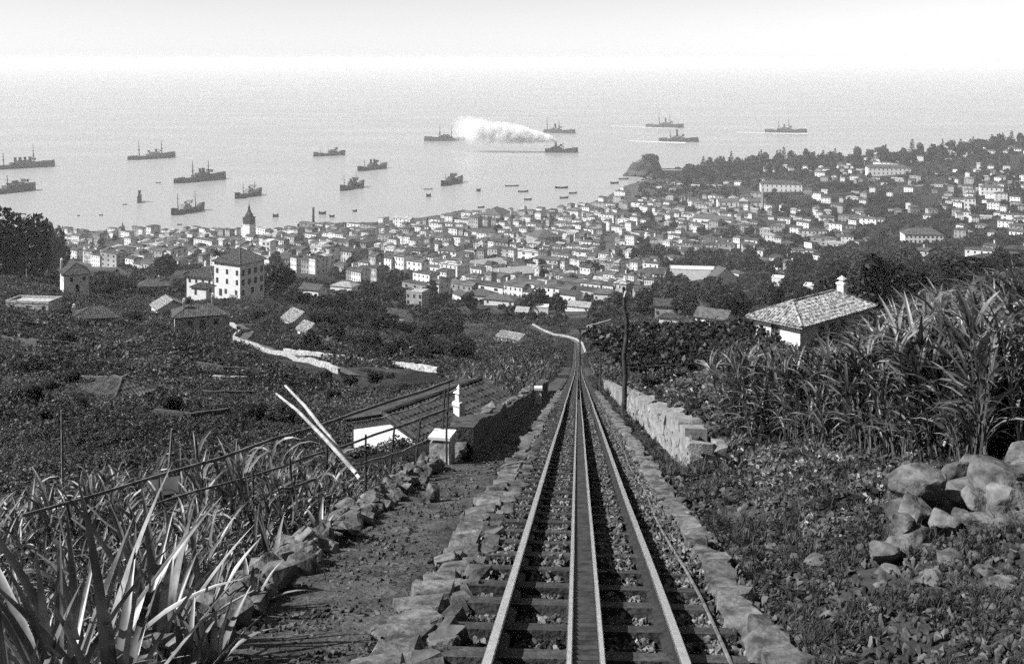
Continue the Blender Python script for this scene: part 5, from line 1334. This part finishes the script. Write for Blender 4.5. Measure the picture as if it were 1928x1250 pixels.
tag(MB().box(-.12, .12, -.12, .12, -.4, .62).box(-.15, .15, -.15, .15, .623, .72).build('marker_post', M['plaster'], None, loc=b), 'small white marker post beside the footpath far down the line', 'post')
b = Vector((float(track_x(12.9)) - 1.75, 12.9, tz(12.9)))
tag(mobj('standing_stone', facet_rock(77, 2, 8, 1, 1, 1, M['slab'], 'standing_stone', .05), None, b + Vector((0, 0, .1)), (.1, .12, .4), (.17, .2, .36)), 'small upright stone standing on the footpath', 'stone')
# white wall along the right of the line
WP = along(1.78, 16.9, 72, 1.2)
root, P = rubble_wall('white_wall', 'crumbling whitewashed wall along the right of the rails', WP, .58, .34, 'lime_wall', base=.5, seed=7, rough=.035)
stones_on(root, P[::4], .57, .09, .15, 'slab', 1, 9, .1, 'coping_stone', .012, 960, .45)
o = root.location
yy = 20.6; x_ = float(track_x(yy)) + 1.72; zb = gz(x_ + .1, yy)
def masonry(par, cx, cy, cz, nx, ny, nz, w_, d_, h_, seed):
    """a small pier laid up stone by stone"""
    r_ = random.Random(seed); me = [slab_rock(1200 + seed * 10 + k, M['lime_wall'], 'stone', 26, .3) for k in range(5)]
    for iz in range(nz):
        for ix in range(nx):
            for iy in range(ny):
                if iz == nz - 1 and r_.random() < .3: continue
                mobj('stone', r_.choice(me), par, (cx + (ix + .5 + .25 * (iz % 2) - nx / 2) * w_ + r_.uniform(-.02, .02), cy + (iy + .5 - ny / 2) * d_ + r_.uniform(-.02, .02), cz + (iz + .5) * h_ + r_.uniform(-.015, .015)),
                     (r_.uniform(-.08, .08), r_.uniform(-.08, .08), r_.uniform(-.12, .12)), (w_ * r_.uniform(1.05, 1.3), d_ * r_.uniform(1.05, 1.3), h_ * r_.uniform(1.05, 1.25)))
lw = root; loc0 = Vector((x_, yy, zb)) - o
masonry(lw, loc0.x + .0, loc0.y + .02, loc0.z - .3, 2, 2, 6, .2, .2, .16, 1)
MB().box(-.085, .085, -.02, .1, 0, .2).build('niche_shade', M['pane'], lw, loc=loc0 + Vector((.0, -.24, .34)))  # solid dark block stands in for the shaded hollow in the pier
# bare stones showing through the limewash along the near face and top
me_ = [slab_rock(1300 + k, M['lime_wall'], 'stone', 24, .45) for k in range(8)]; r_ = random.Random(12)
for q in np.arange(16.9, 40, .24):
    X0 = float(track_x(q)) + 1.78; zq = gz(X0, q)
    for hh_ in (.05, .3, .53):
        if r_.random() < .25: continue
        s2 = r_.uniform(.16, .3) * (1 + .01 * q)
        mobj('stone', r_.choice(me_), lw, Vector((X0 - (.13 if hh_ < .5 else r_.uniform(-.1, .1)), q + r_.uniform(-.08, .08), zq + hh_ + r_.uniform(-.05, .05))) - o, (r_.uniform(-.2, .2), r_.uniform(-.15, .15), r_.uniform(-.2, .2)), (.16 if hh_ < .5 else .26, s2 * 1.3, s2 * .7))
b = WP[0]
root = thing('wall_end_pier', 'broken end pier of the white wall with bare stones', 'pier', Vector((b.x + .12, b.y - .2, b.z)))
masonry(root, 0, .05, -.3, 3, 2, 5, .2, .2, .15, 2)
# crooked pole
b = Vector((float(track_x(36)) + 1.45, 36, tz(36) + .0)); f_ = 36 / FPX
ctl = [(1171, 778), (1173, 740), (1175, 700), (1172, 665), (1177, 630), (1178, 600), (1173, 570), (1172, 535)]
pb = [Vector(((x - 1171) * f_, 0, (778 - y) * f_ - .1)) for x, y in ctl]
root = thing('crooked_pole', 'crooked dark wooden pole standing beside the white wall', 'pole', b)
fine = []
for i in range(len(pb) - 1):
    for j in range(4): fine.append(pb[i].lerp(pb[i + 1], j / 4) + Vector((random.uniform(-.008, .008), 0, 0)))
fine.append(pb[-1])
MB().tube(fine, [.095 - .045 * i / len(fine) + random.uniform(-.006, .006) for i in range(len(fine))], 8).build('shaft', M['pole'], root, smooth=True)
MB().tube([Vector((.02, -.02, fine[-1].z - .32)), Vector((.07, -.05, fine[-1].z - .12))], [.03, .04], 6).build('insulator', M['plaster'], root)
# thin stakes and telegraph posts on the slopes
def stake(label, x, y, top_y, Y=None, r_=.03, dx=0, mat='wood', name='stake'):
    g_ = hit(x, y) if Y is None else Vector(((x - CX) / FPX * Y, Y, gz((x - CX) / FPX * Y, Y)))
    T_ = pix(x + dx, top_y, g_.y) - g_
    k = thing(name, label, 'post', g_)
    MB().tube([(0, 0, -.3), T_ * .5 + Vector((.02, 0, 0)), T_], [r_, r_ * .9, r_ * .6], 6).build('shaft', M[mat], k)
    if name == 'telegraph_post': MB().box(T_.x - r_*6, T_.x + r_*6, T_.y - r_, T_.y + r_, T_.z - .5, T_.z - .4).build('crossarm', M[mat], k)
stake('tall thin stake standing alone in the dark thicket on the far left', 116, 940, 772, 22, .032)
stake('slightly bent pale stake leaning over the railing on the left', 300, 960, 808, 16, .03, 24)
stake('thin telegraph post left of the lane house, lower one', 229, 607, 562, None, .09, 0, 'wood', 'telegraph_post')
stake('thin telegraph post left of the lane house, upper one', 235, 552, 515, None, .09, 0, 'wood', 'telegraph_post')
stake('thin telegraph post right of the ruinous grey house', 802, 568, 508, None, .11, 0, 'wood', 'telegraph_post')
stake('thin telegraph post above the low pale barn', 981, 625, 600, None, .1, 0, 'wood', 'telegraph_post')
stake('thin post in the slope left of the crooked pole', 1141, 660, 588, None, .07, 0, 'wood_dark')
stake('thin telegraph post in front of the orchard belt', 1491, 522, 490, None, .14, 0, 'wood', 'telegraph_post')
stake('white stake at the edge of the cane left of the fig tree', 1472, 752, 690, 40, .03)
stake('white painted post at the very right edge', 1922, 860, 640, 14, .03, 0, 'plaster')
# railing of rough poles above the shed
rt = thing('pole_railing', 'rough railing of long thin poles above the white shed', 'railing', Vector((-2.0, 14.5, gz(-2.0, 14.5))))
inv = Matrix.Translation(-rt.location)
def rail_pole(a_, b_, r_=.028, nm='rail', n=9, sag=.05):
    A_, B_ = pix(*a_), pix(*b_); q = []
    for i in range(n + 1):
        t_ = i / n; p_ = A_.lerp(B_, t_); q.append(inv @ (p_ + Vector((0, 0, -sag * math.sin(math.pi * t_) + random.uniform(-.02, .02)))))
    MB().tube(q, [r_ * (1 - .35 * i / n) for i in range(n + 1)], 6).build(nm, M['wood'], rt)
rail_pole((852, 714, 17.4), (40, 972, 10.0), .024)
rail_pole((842, 771, 17.4), (270, 952, 10.8), .019)
rail_pole((806, 828, 16.6), (640, 878, 14.0), .017)
rail_pole((622, 886, 13.2), (500, 926, 11.6), .018)
rail_pole((860, 732, 18.2), (700, 790, 17.4), .015)
for (x, yt, Y) in ((841, 724, 17.3), (836, 735, 17.9), (785, 790, 16.4), (736, 806, 15.6), (686, 822, 14.7), (620, 842, 13.7), (550, 866, 12.9), (480, 890, 12.2)):
    A_ = pix(x, yt, Y); B_ = Vector((A_.x, A_.y, gz(A_.x, A_.y) - .2))
    MB().tube([inv @ (A_ + Vector((random.uniform(-.06, .06), 0, .03))), inv @ (A_.lerp(B_, .5) + Vector((random.uniform(-.03, .03), 0, 0))), inv @ B_], [.015, .019, .021], 6).build('post', M['wood_dark'], rt)
def leaning(label, a_, b_, r_):
    A_, B_ = pix(*a_), pix(*b_)
    k = thing('leaning_pole', label, 'pole', A_); d_ = B_ - A_
    MB().tube([Vector((0, 0, 0)) - d_ * .04, d_ * .35 + Vector((.0, 0, .04)), d_ * .7 + Vector((0, 0, .05)), d_], [r_, r_ * .9, r_ * .75, r_ * .5], 7).build('shaft', M['plaster_dirty'], k)
leaning('longer pale pole leaning across the railing', (672, 893, 12.6), (537, 726, 14.2), .026)
leaning('shorter pale pole leaning left against the longer one', (664, 884, 12.4), (520, 741, 13.6), .024)
# tiny hut in the thicket below
b = Vector(((312 - CX) / FPX * 15.5, 15.5, 0)); b.z = EYE - (958 - HY) / FPX * 15.5
rz = R(24); root = thing('tiny_hut', 'tiny plank roofed hut with a white front in the lower left thicket', 'hut', b, rz)
MB().box(-.22, .22, -.14, .14, -.6, .26).add([(-.22, -.14, .26), (-.22, .14, .26), (-.22, 0, .42), (.22, -.14, .26), (.22, .14, .26), (.22, 0, .42)], [(0, 2, 1), (3, 4, 5)]).build('wall', M['plaster_grey'], root)
rb = MB()
for q in gable_planes(.44, .28, .27, .17, .04):
    V = [Vector(v) for v in q]; rb.add(V + [v - Vector((0, 0, .02)) for v in V], [(0, 1, 2, 3), (7, 6, 5, 4), (0, 4, 5, 1), (1, 5, 6, 2), (2, 6, 7, 3), (3, 7, 4, 0)])
rb.build('roof', M['tile'], root)
for q in (-.2, -.09, .02): MB().box(q, q + .085, -.165, -.145, -.12, .22).build('board', M['cloth'], root)
# lane walls and lanes of the slope
def wall_along(label, pts, h, th, mat, nm='lane_wall'):
    rubble_wall(nm, label, [Vector((p.x, p.y, gz(p.x, p.y))) for p in pts], h, th, mat, base=.8, seed=len(label))
def offset_pts(pts, d_):
    out = []
    for i, p in enumerate(pts):
        q = pts[min(i + 1, len(pts) - 1)] - pts[max(i - 1, 0)]; nx, ny = -q.y, q.x; l_ = math.hypot(nx, ny); out.append(Vector((p.x + nx / l_ * d_, p.y + ny / l_ * d_, 0)))
    return out
def dense(pts, n_=6):
    out = []
    for a_, b_ in zip(pts[:-1], pts[1:]):
        for i in range(n_): out.append(a_.lerp(b_, i / n_))
    return out + [pts[-1]]
def lane(name, pts, w, label):
    D_ = dense(pts); Lp, Rp = offset_pts(D_, w), offset_pts(D_, -w); V = []; Fc = []
    for a_, b_ in zip(Lp, Rp):
        for t_ in (0, .5, 1):
            q = a_.lerp(b_, t_); V.append((q.x, q.y, gz(q.x, q.y) + .12))
    for i in range(len(D_) - 1):
        for k in range(2): Fc.append((i*3 + k, i*3 + k + 1, i*3 + k + 4, i*3 + k + 3))
    tag(mobj(name, new_mesh(name, V, Fc, M['lane'], True)), label, 'lane', kind='structure')
lane('lane', LANE_A, 1.1, 'pale winding lane on the left slope')
wall_along('bright white wall winding down beside the lane on the left slope', dense(offset_pts(LANE_A, -1.5), 8), .75, .3, 'plaster_dirty')
wall_along('long thin pale terrace wall above the lane wall', dense(LANE_B, 4), .75, .4, 'plaster_dirty')
lane('path', LANE_C, .55, 'white path bending away from the end of the line')
wall_along('white kerb wall along the bending path', dense(offset_pts(LANE_C, .9), 4), .5, .4, 'plaster_dirty')
for lb, pp_, h_ in (('pale terrace wall on the slope left of the crooked pole', [(1105, 618), (1130, 612), (1150, 606)], .9), ('short white wall behind the crooked pole', [(1178, 612), (1200, 608)], 1.0),
                    ('sunlit straight wall below the barracks', [(1240, 345), (1300, 350), (1360, 352)], 2.2), ('long straight wall across the fields below the barracks', [(1500, 372), (1600, 366), (1720, 352), (1800, 348)], 2.0),
                    ('bright lane wall right of the barracks', [(1520, 352), (1570, 342), (1615, 336)], 2.5), ('white edged road climbing the far right hill', [(1880, 322), (1905, 334), (1928, 340)], 2.0),
                    ('pale bank wall near the farmhouse under the dark trees', [(585, 532), (630, 534), (690, 536)], 1.5), ('thin garden wall below the big round tree', [(520, 548), (548, 551), (590, 556)], 1.0),
                    ('thin low wall at the bottom of the left slope', [(400, 720), (430, 722), (465, 721)], .6), ('dark diagonal timber wall on the left slope', [(245, 705), (285, 692), (316, 680)], .5)):
    wall_along(lb, dense([hit(*q) for q in pp_], 4), h_, .4, 'plaster_dirty' if 'dark' not in lb else 'stone', 'garden_wall')
for k, (lb, pp_) in enumerate((('uppermost one at the left edge', [(5, 640), (70, 650), (140, 655)]), ('one left of the sunken cottage', [(20, 612), (80, 618), (130, 616)]), ('one below the lane house', [(200, 672), (270, 668), (330, 660)]), ('one right above the ridged hut', [(150, 716), (210, 720), (270, 712)]),
                        ('one in the middle of the slope', [(330, 738), (400, 745), (480, 744)]), ('one below the lane bend', [(370, 690), (420, 700), (470, 702)]),
                        ('one beyond the scrub wood', [(870, 612), (910, 616), (950, 615)]), ('one below the low pale barn', [(890, 655), (940, 662), (985, 660)]), ('one right of the ridged hut', [(290, 780), (360, 786), (430, 776)]))):
    q_ = [hit(*c2) for c2 in pp_]; LANES.append((q_, 1.0)); wall_along('grey dry stone terrace wall, ' + lb, dense(q_, 6), max(.22, min(.9, .0042 * q_[0].y)), .3, 'stone', 'terrace_wall')
villa('hut', 'low hut showing only its grey ridged roof in the left thicket', hit(222, 748), R(-38), 3.6, 2.6, .5, .8, .3, roof='hip', wall='plaster_dirty', tile='tile', pitch=.24, seg=.4, foot=2, cat='hut')
# heap of big rocks on the right bank
rocks = [(1735, 918, 92, 58, 9.0), (1722, 962, 78, 62, 8.8), (1790, 950, 60, 46, 9.2), (1800, 905, 64, 60, 9.6), (1868, 895, 118, 70, 9.0), (1842, 945, 70, 46, 8.8), (1890, 945, 90, 66, 8.7), (1812, 985, 54, 60, 8.5), (1772, 985, 64, 50, 8.5), (1700, 990, 60, 48, 8.4), (1730, 1010, 60, 44, 8.3), (1920, 930, 70, 80, 8.9), (1925, 862, 60, 60, 9.8), (1870, 990, 100, 60, 8.4), (1920, 1000, 90, 70, 8.2), (1690, 1030, 56, 44, 8.1), (1660, 1040, 50, 40, 8.0), (1815, 930, 60, 50, 9.5), (1760, 935, 60, 50, 9.6), (1960, 905, 100, 90, 9.2), (1960, 980, 100, 90, 8.6), (1850, 1010, 70, 50, 8.7), (1788, 1020, 60, 44, 8.6), (1830, 878, 60, 40, 10.0)]
A = pix(1800, 1000, 8.6); A.z = gz(A.x, A.y)
heap = thing('rock_heap', 'heap of big pale rocks on the right bank', 'rock heap', A)
for i, (x, y, wp, hp, Y) in enumerate(rocks):
    c_ = pix(x, y, Y); f_ = Y / FPX
    mobj('boulder', facet_rock(40 + i, 4, 20, 1, 1, 1, M['rock'], 'boulder', .045), heap, c_ - A, (random.uniform(-.3, .3), random.uniform(-.3, .3), random.uniform(0, 6.28)), (wp * f_ * 1.22, wp * f_ * 1.15, hp * f_ * 1.25))
    g_ = gz(c_.x, c_.y)
    if c_.z - hp * f_ * .6 > g_ + .1:
        mobj('boulder', facet_rock(140 + i, 2, 10, 1, 1, 1, M['rock'], 'boulder', .06), heap, Vector((c_.x, c_.y + .1, (c_.z + g_) / 2 - .1)) - A, (0, 0, random.uniform(0, 6.28)), (wp * f_ * 1.35, wp * f_ * 1.35, max(.25, (c_.z - g_) * 1.2)))
# loose rocks lying on the right bank
r = random.Random(4)
for i, (x, y, wp) in enumerate([(1540, 1065, 60), (1790, 1058, 58), (1850, 1080, 46), (1760, 1095, 56), (1900, 1100, 60), (1680, 1075, 34), (1660, 1160, 40), (1500, 1058, 40), (1610, 1010, 30), (1830, 1130, 36)]):
    c_ = hit(x, y); s_ = wp * c_.y / FPX
    tag(mobj('loose_rock', facet_rock(240 + i, 2, 10, 1, 1, 1, M['rock'], 'loose_rock', .06), None, c_ + Vector((0, 0, s_ * .1)), (0, 0, r.uniform(0, 6.28)), (s_ * 1.2, s_, s_ * .5)),
        ['flat rock beside the weeds in the middle of the right bank', 'rock just below the rock heap', 'small rock right of the one below the heap', 'pale rock lower down under the heap', 'rock near the right edge below the heap', 'little rock left of the heap foot', 'little rock in the lower weeds of the right bank', 'small flat stone left of the middle bank rock', 'small rock between the heap and the white wall pier', 'small rock among the weeds at the lower right'][i], 'rock', 'loose rocks on the bank')

# ------------------------------------------------------------------ agaves in the lower left corner, leaf by leaf
def agave(label, base, n, lmin, lmax, wid, seed):
    r_ = random.Random(seed); root = thing('agave', label, 'agave', base)
    for i in range(n):
        V, Fc = [], []; az = 2.4 * i + r_.uniform(-.4, .4); t_ = i / n
        blade(V, Fc, (math.cos(az) * .04, math.sin(az) * .04, .02), az, r_.uniform(lmin, lmax), wid * r_.uniform(.75, 1.2), 1.45 - .75 * t_ + r_.uniform(-.1, .1), r_.uniform(.05, .9) * (1.5 if r_.random() < .25 else .6), 7, r_.uniform(-.25, .25), .35)
        mobj('leaf', new_mesh('leaf', V, Fc, M['agave'], True), root)
AG = [(35, 1190, 6.1, 12, .45, .8, 'agave at the very left edge'), (110, 1290, 5.2, 15, .5, .85, 'agave nearest the lower left corner'), (215, 1330, 5.0, 13, .45, .8, 'agave at the bottom edge left of the rubble edging'),
      (300, 1150, 6.2, 15, .4, .75, 'agave with long arching leaves beside the rubble edging'), (190, 1150, 6.6, 12, .4, .7, 'agave behind the lower left corner plant'), (90, 1080, 7.4, 11, .4, .7, 'small agave behind the left edge plant'),
      (400, 1190, 5.9, 10, .3, .5, 'low agave leaning over the rubble edging'), (20, 1330, 4.9, 12, .45, .7, 'agave cut by the lower left corner'), (255, 1060, 7.6, 10, .4, .75, 'upright agave under the fallen sticks'), (600, 985, 10.2, 10, .3, .5, 'small agave under the leaning poles'), (15, 1060, 7.2, 14, .5, .85, 'tall agave on the left edge above the corner'), (140, 1040, 7.8, 14, .5, .8, 'tall agave below the tiny hut, left one'), (330, 1070, 7.6, 12, .4, .7, 'agave below the tiny hut, right one'), (160, 1230, 5.6, 14, .55, .9, 'largest agave in the lower left'), (70, 1180, 6.0, 12, .5, .8, 'agave between the corner and the left edge'), (350, 1240, 5.5, 11, .35, .6, 'agave pressed against the rubble edging'), (470, 1090, 7.2, 10, .3, .5, 'small agave above the middle of the rubble edging'), (420, 1020, 8.6, 12, .4, .7, 'agave between the railing and the rubble edging'), (45, 990, 8.8, 12, .5, .8, 'agave at the left edge under the railing end'), (245, 990, 9.0, 12, .45, .7, 'agave under the low rail, left of the hut'), (510, 1030, 8.9, 10, .3, .55, 'agave left of the leaning poles foot'), (385, 1110, 7.0, 12, .4, .65, 'agave with a low arching leaf over the edging')]
for i, (x, y, Y, n_, l0, l1, lb) in enumerate(AG):
    X_ = (x - CX) / FPX * Y; agave(lb, Vector((X_, Y, gz(X_, Y))), n_, l0 * (1.35 if x < 320 else .9), l1 * (1.45 if x < 320 else .9), .06 if x < 320 else .046, 30 + i); KEEP.append((X_, Y, .12))
for i, (a_, b_) in enumerate((((60, 1035, 8.3), (190, 1110, 7.6)), ((135, 975, 9.0), (255, 1060, 7.9)), ((165, 950, 9.0), (228, 1005, 8.2)), ((110, 965, 9.0), (130, 1040, 8.2)))):
    A_, B_ = pix(*a_), pix(*b_); d_ = B_ - A_
    k = tag(MB().tube([Vector((0, 0, 0)), d_ * .5 + Vector((0, 0, -.02)), d_], [.008, .008, .005], 5).build('dry_stick', M['wood_dark'], None, loc=A_), ['lowest dry stick leaning among the agaves', 'long dry stick crossing the agaves', 'short upper dry stick over the agaves', 'steep short dry stick left of the long one'][i], 'stick', 'dry sticks over the agaves')

# ------------------------------------------------------------------ ground cover and crops nobody could count
TALL = {'shrub': .8, 'farshrub': .7, 'cane': 2.2, 'broadleaf': .85, 'weed': .6}
def view_kept(u, Y, top):
    """crops stay low where the photograph looks over them to a wall, a lane or a house"""
    ok = np.ones(len(u), bool)
    lim = np.interp(u, [1110, 1400, 1500, 1600, 1660, 1720, 1800, 1928, 2200], [660, 655, 664, 652, 606, 580, 548, 502, 470])
    ok &= ~((u > 1110) & (Y < 101) & (top < lim))
    ok &= ~((u > 650) & (u < 872) & (Y < 41) & (top < np.interp(u, [650, 700, 800, 872], [880, 872, 846, 815])))
    ok &= ~((u > 265) & (u < 350) & (Y < 15.4) & (top < 965))
    rowA = np.interp(u, [447, 468, 500, 560, 610, 662, 850], [624, 640, 668, 684, 700, 721, 716]); yA = np.interp(u, [447, 470, 560, 662, 850], [226, 220, 168, 130, 126])
    rowB = np.interp(u, [535, 620, 700, 780, 825], [668, 681, 691, 701, 707]); yB = np.interp(u, [535, 825], [158, 138])
    ok &= ~((u > 440) & (u < 850) & (Y < yA) & (Y > 41) & (top < rowA)) & ~((u > 535) & (u < 830) & (Y < yB) & (Y > 41) & (top < rowB))
    return ok
def put(name, key, N, u0, u1, y0, y1, test, size, label, cat, dz=0.0, rows=0):
    X, Y, Z, u, row, s_ = sample(N, u0, u1, y0, y1)
    if rows:      # crops set out in rows across the slope
        v = Y * math.cos(.3) + X * math.sin(.3); w_ = Y * math.sin(-.3) + X * math.cos(.3); v = np.round(v / rows) * rows + rng.normal(0, .12 * rows, len(v))
        Y = v * math.cos(.3) - w_ * math.sin(.3); X = v * math.sin(.3) + w_ * math.cos(.3); Z = ground(X, Y); u = CX + FPX * X / Y; s_ = X - track_x(Y)
    sc_ = size(Y) * rng.uniform(.6, 1.4, len(Y)) * (.4 + 1.2 * vnoise(X / 4. + np.log(Y) * 3, Y / 5., 21))
    if key == 'cane':     # the crop stands lower where the ground lies higher
        lim = np.interp(u, [1110, 1400, 1500, 1600, 1660, 1720, 1800, 1928, 2200], [662, 657, 668, 655, 608, 582, 550, 504, 472])
        cap = ((EYE - Z) - (lim - HY) * Y / FPX) / TALL[key]; sc_ = np.where((u > 1110) & (Y < 101), np.where(cap > .22, np.minimum(sc_, cap), sc_), sc_)
    k = test(u, row, Y, s_) & clear_mask(X, Y) & view_kept(u, Y, HY + FPX * (EYE - Z - TALL[key] * sc_) / Y)
    X, Y, Z, sc_ = X[k], Y[k], Z[k], sc_[k]
    rot = None
    return scatter(name, key, np.stack([X, Y, Z + dz * sc_], -1), sc_, rot, label, cat)
put('hillside_scrub', 'shrub', 62000, -350, 1110, 9, 420, lambda u, r_, Y, s_: (s_ < -3.6) & ((Y > 17) | (s_ < -5)) & (FIELD(s_ + track_x(Y), Y) < rng.uniform(.1, 1.6, len(Y))), lambda Y: np.clip(.0095 * Y, .16, 1.4), 'dark tangled scrub covering the slope left of the line', 'scrub')
put('hillside_scrub', 'shrub', 40000, 1060, 2200, 17, 460, lambda u, r_, Y, s_: (s_ > 2.6) & ((u < 1560) | (Y > 95)) & (FIELD(s_ + track_x(Y), Y) < rng.uniform(.1, 1.6, len(Y))), lambda Y: np.clip(.0088 * Y, .16, 1.4), 'leafy scrub covering the slope right of the line', 'scrub')
put('town_edge_scrub', 'farshrub', 26000, 0, 2100, 380, 1000, lambda u, r_, Y, s_: (np.abs(s_) > 5) & (FIELD(s_ + track_x(Y), Y) < rng.uniform(.05, 1.3, len(Y))) & ((Y < 620) | (u > 1230) | (vnoise(u / 30., r_ / 12., 4) > .66)), lambda Y: np.clip(.0046 * Y, 1.4, 3.2), 'scattered dark bushes on the slopes round the town edge', 'scrub')
put('far_scrub', 'farshrub', 12000, 1200, 2100, 1000, 2100, lambda u, r_, Y, s_: vnoise(u / 26., r_ / 9., 7) > .35, lambda Y: .0022 * Y, 'dark gardens and scrub on the far right hillside', 'scrub')
put('cane_field', 'cane', 30000, 1330, 2250, 10.5, 105, lambda u, r_, Y, s_: (s_ > np.where(Y < 19, 2.5 + .17 * (19 - Y), 2.5 + .07 * (Y - 19))) & (u > 1375) & (vnoise(u / 45., Y / 5., 17) > .2), lambda Y: np.clip(.50 + .0032 * Y, .42, .85), 'tall sugar cane thicket on the right', 'sugar cane')
put('cane_patch', 'cane', 3400, -150, 760, 7.2, 26, lambda u, r_, Y, s_: (s_ < -3.0) & (s_ > -9), lambda Y: np.clip(.22 + .010 * Y, .2, .5), 'young cane growing below the stone edging on the left', 'sugar cane')
put('cane_patch', 'cane', 1500, 850, 1075, 48, 150, lambda u, r_, Y, s_: (s_ < -2.6) & (s_ > -14), lambda Y: .55 + 0 * Y, 'cane growing behind the shaded wall far down on the left', 'sugar cane')
put('vine_leaves', 'broadleaf', 11000, 1150, 1700, 13, 70, lambda u, r_, Y, s_: (s_ > 2.15) & (s_ < 9 + .12 * Y), lambda Y: np.clip(.0095 * Y, .12, .5), 'broad leaved vines and gourds behind the white wall', 'vines')
put('bank_weeds', 'weed', 9000, 1180, 2150, 4.2, 20, lambda u, r_, Y, s_: (s_ > 1.25) & (s_ < np.where(Y < 17, 9, 1.62)) & (vnoise(u / 60., Y * 2, 3) > .42), lambda Y: np.clip(.0105 * Y, .05, .16), 'low weeds spreading over the stony right bank', 'weeds')
put('bank_leaves', 'broadleaf', 7000, 1380, 2100, 8.5, 19, lambda u, r_, Y, s_: (s_ > 2.0) & (Y > 8.4) & (vnoise(u / 50., Y * 1.5, 6) > .34), lambda Y: np.clip(.0095 * Y, .07, .16), 'leafy gourd plants at the foot of the cane', 'weeds')
put('path_weeds', 'weed', 2600, 300, 1085, 4.5, 45, lambda u, r_, Y, s_: (s_ > -2.2) & (s_ < -1.2) & (vnoise(s_ * 3, Y * 1.2, 5) > .52), lambda Y: np.clip(.006 * Y, .03, .12), 'small weeds along the edges of the footpath', 'weeds')
put('wall_foot_weeds', 'weed', 2600, 1080, 1500, 16, 75, lambda u, r_, Y, s_: (s_ > 1.15) & (s_ < 1.62), lambda Y: np.clip(.0065 * Y, .06, .3), 'weeds between the right kerb and the white wall', 'weeds')
put('vine_rows', 'shrub', 16000, -200, 1060, 80, 380, lambda u, r_, Y, s_: (s_ < -5) & (FIELD(s_ + track_x(Y), Y) > .5), lambda Y: .55 + .0012 * Y, 'low vines set out in rows on the open slopes', 'vines', rows=2.6)
put('slope_grass', 'weed', 26000, -300, 2150, 60, 420, lambda u, r_, Y, s_: (np.abs(s_) > 4) & (vnoise(u / 40., Y / (.05 * Y + 2), 41) > .45), lambda Y: np.clip(.0052 * Y, .2, 1.1), 'paler grass and crops dotted over the slopes', 'grass')
# small stones
def stones(name, N, u0, u1, y0, y1, test, size, label):
    X, Y, Z, u, row, s_ = sample(N, u0, u1, y0, y1); k = test(u, row, Y, s_); X, Y, Z = X[k], Y[k], Z[k]
    scatter(name, 'bankpebble', np.stack([X, Y, Z + .02], -1), size(Y) * rng.uniform(.5, 1.6, len(Y)), rng.uniform(0, 6.28, (len(Y), 3)), label, 'stones')
stones('path_stones', 14000, 200, 1085, 4.2, 30, lambda u, r_, Y, s_: (s_ > -2.25) & (s_ < -1.15), lambda Y: .03 + .002 * Y, 'small stones lying loose on the footpath')
stones('bank_stones', 6000, 1180, 2100, 4.2, 16, lambda u, r_, Y, s_: (s_ > 1.15) & (s_ < 6), lambda Y: .035 + .004 * Y, 'small stones lying loose on the right bank')
# vine arbour right of the pole: posts under a leafy roof
c_ = hit(1300, 712, 30); arb = thing('vine_arbour', 'low leafy vine arbour with dark shade beneath, right of the crooked pole', 'arbour', c_, R(12))
AW, AD, AH = 10.0, 8.0, 1.9
me = leaf_cloud(5200, 1, .030, 333, 1, 0, M['leaf'], 'leaf_roof', up=.8)
co = np.empty(len(me.vertices) * 3, np.float32); me.vertices.foreach_get('co', co); co = co.reshape(-1, 3)
cen = co.reshape(-1, 4, 3).mean(1); nb = np.stack([rng.uniform(-AW/2, AW/2, len(cen)), rng.uniform(-AD/2, AD/2, len(cen)), AH + rng.normal(0, .12, len(cen))], -1)
co = ((co.reshape(-1, 4, 3) - cen[:, None]) * 6.0 + nb[:, None]).reshape(-1, 3); me.vertices.foreach_set('co', co.ravel()); me.update()
tag(mobj('leaf_roof', me, arb), kind='stuff')
for ix in range(5):
    for iy in range(3):
        x, y = -AW/2 + AW * ix / 4, -AD/2 + AD * iy / 2
        MB().tube([(x, y, -1.5), (x, y, AH)], .05, 6).build('post', M['wood_dark'], arb)
for iy in range(3): MB().tube([(-AW/2 - .2, -AD/2 + AD*iy/2, AH + .04), (AW/2 + .2, -AD/2 + AD*iy/2, AH + .04)], .04, 6).build('beam', M['wood_dark'], arb)
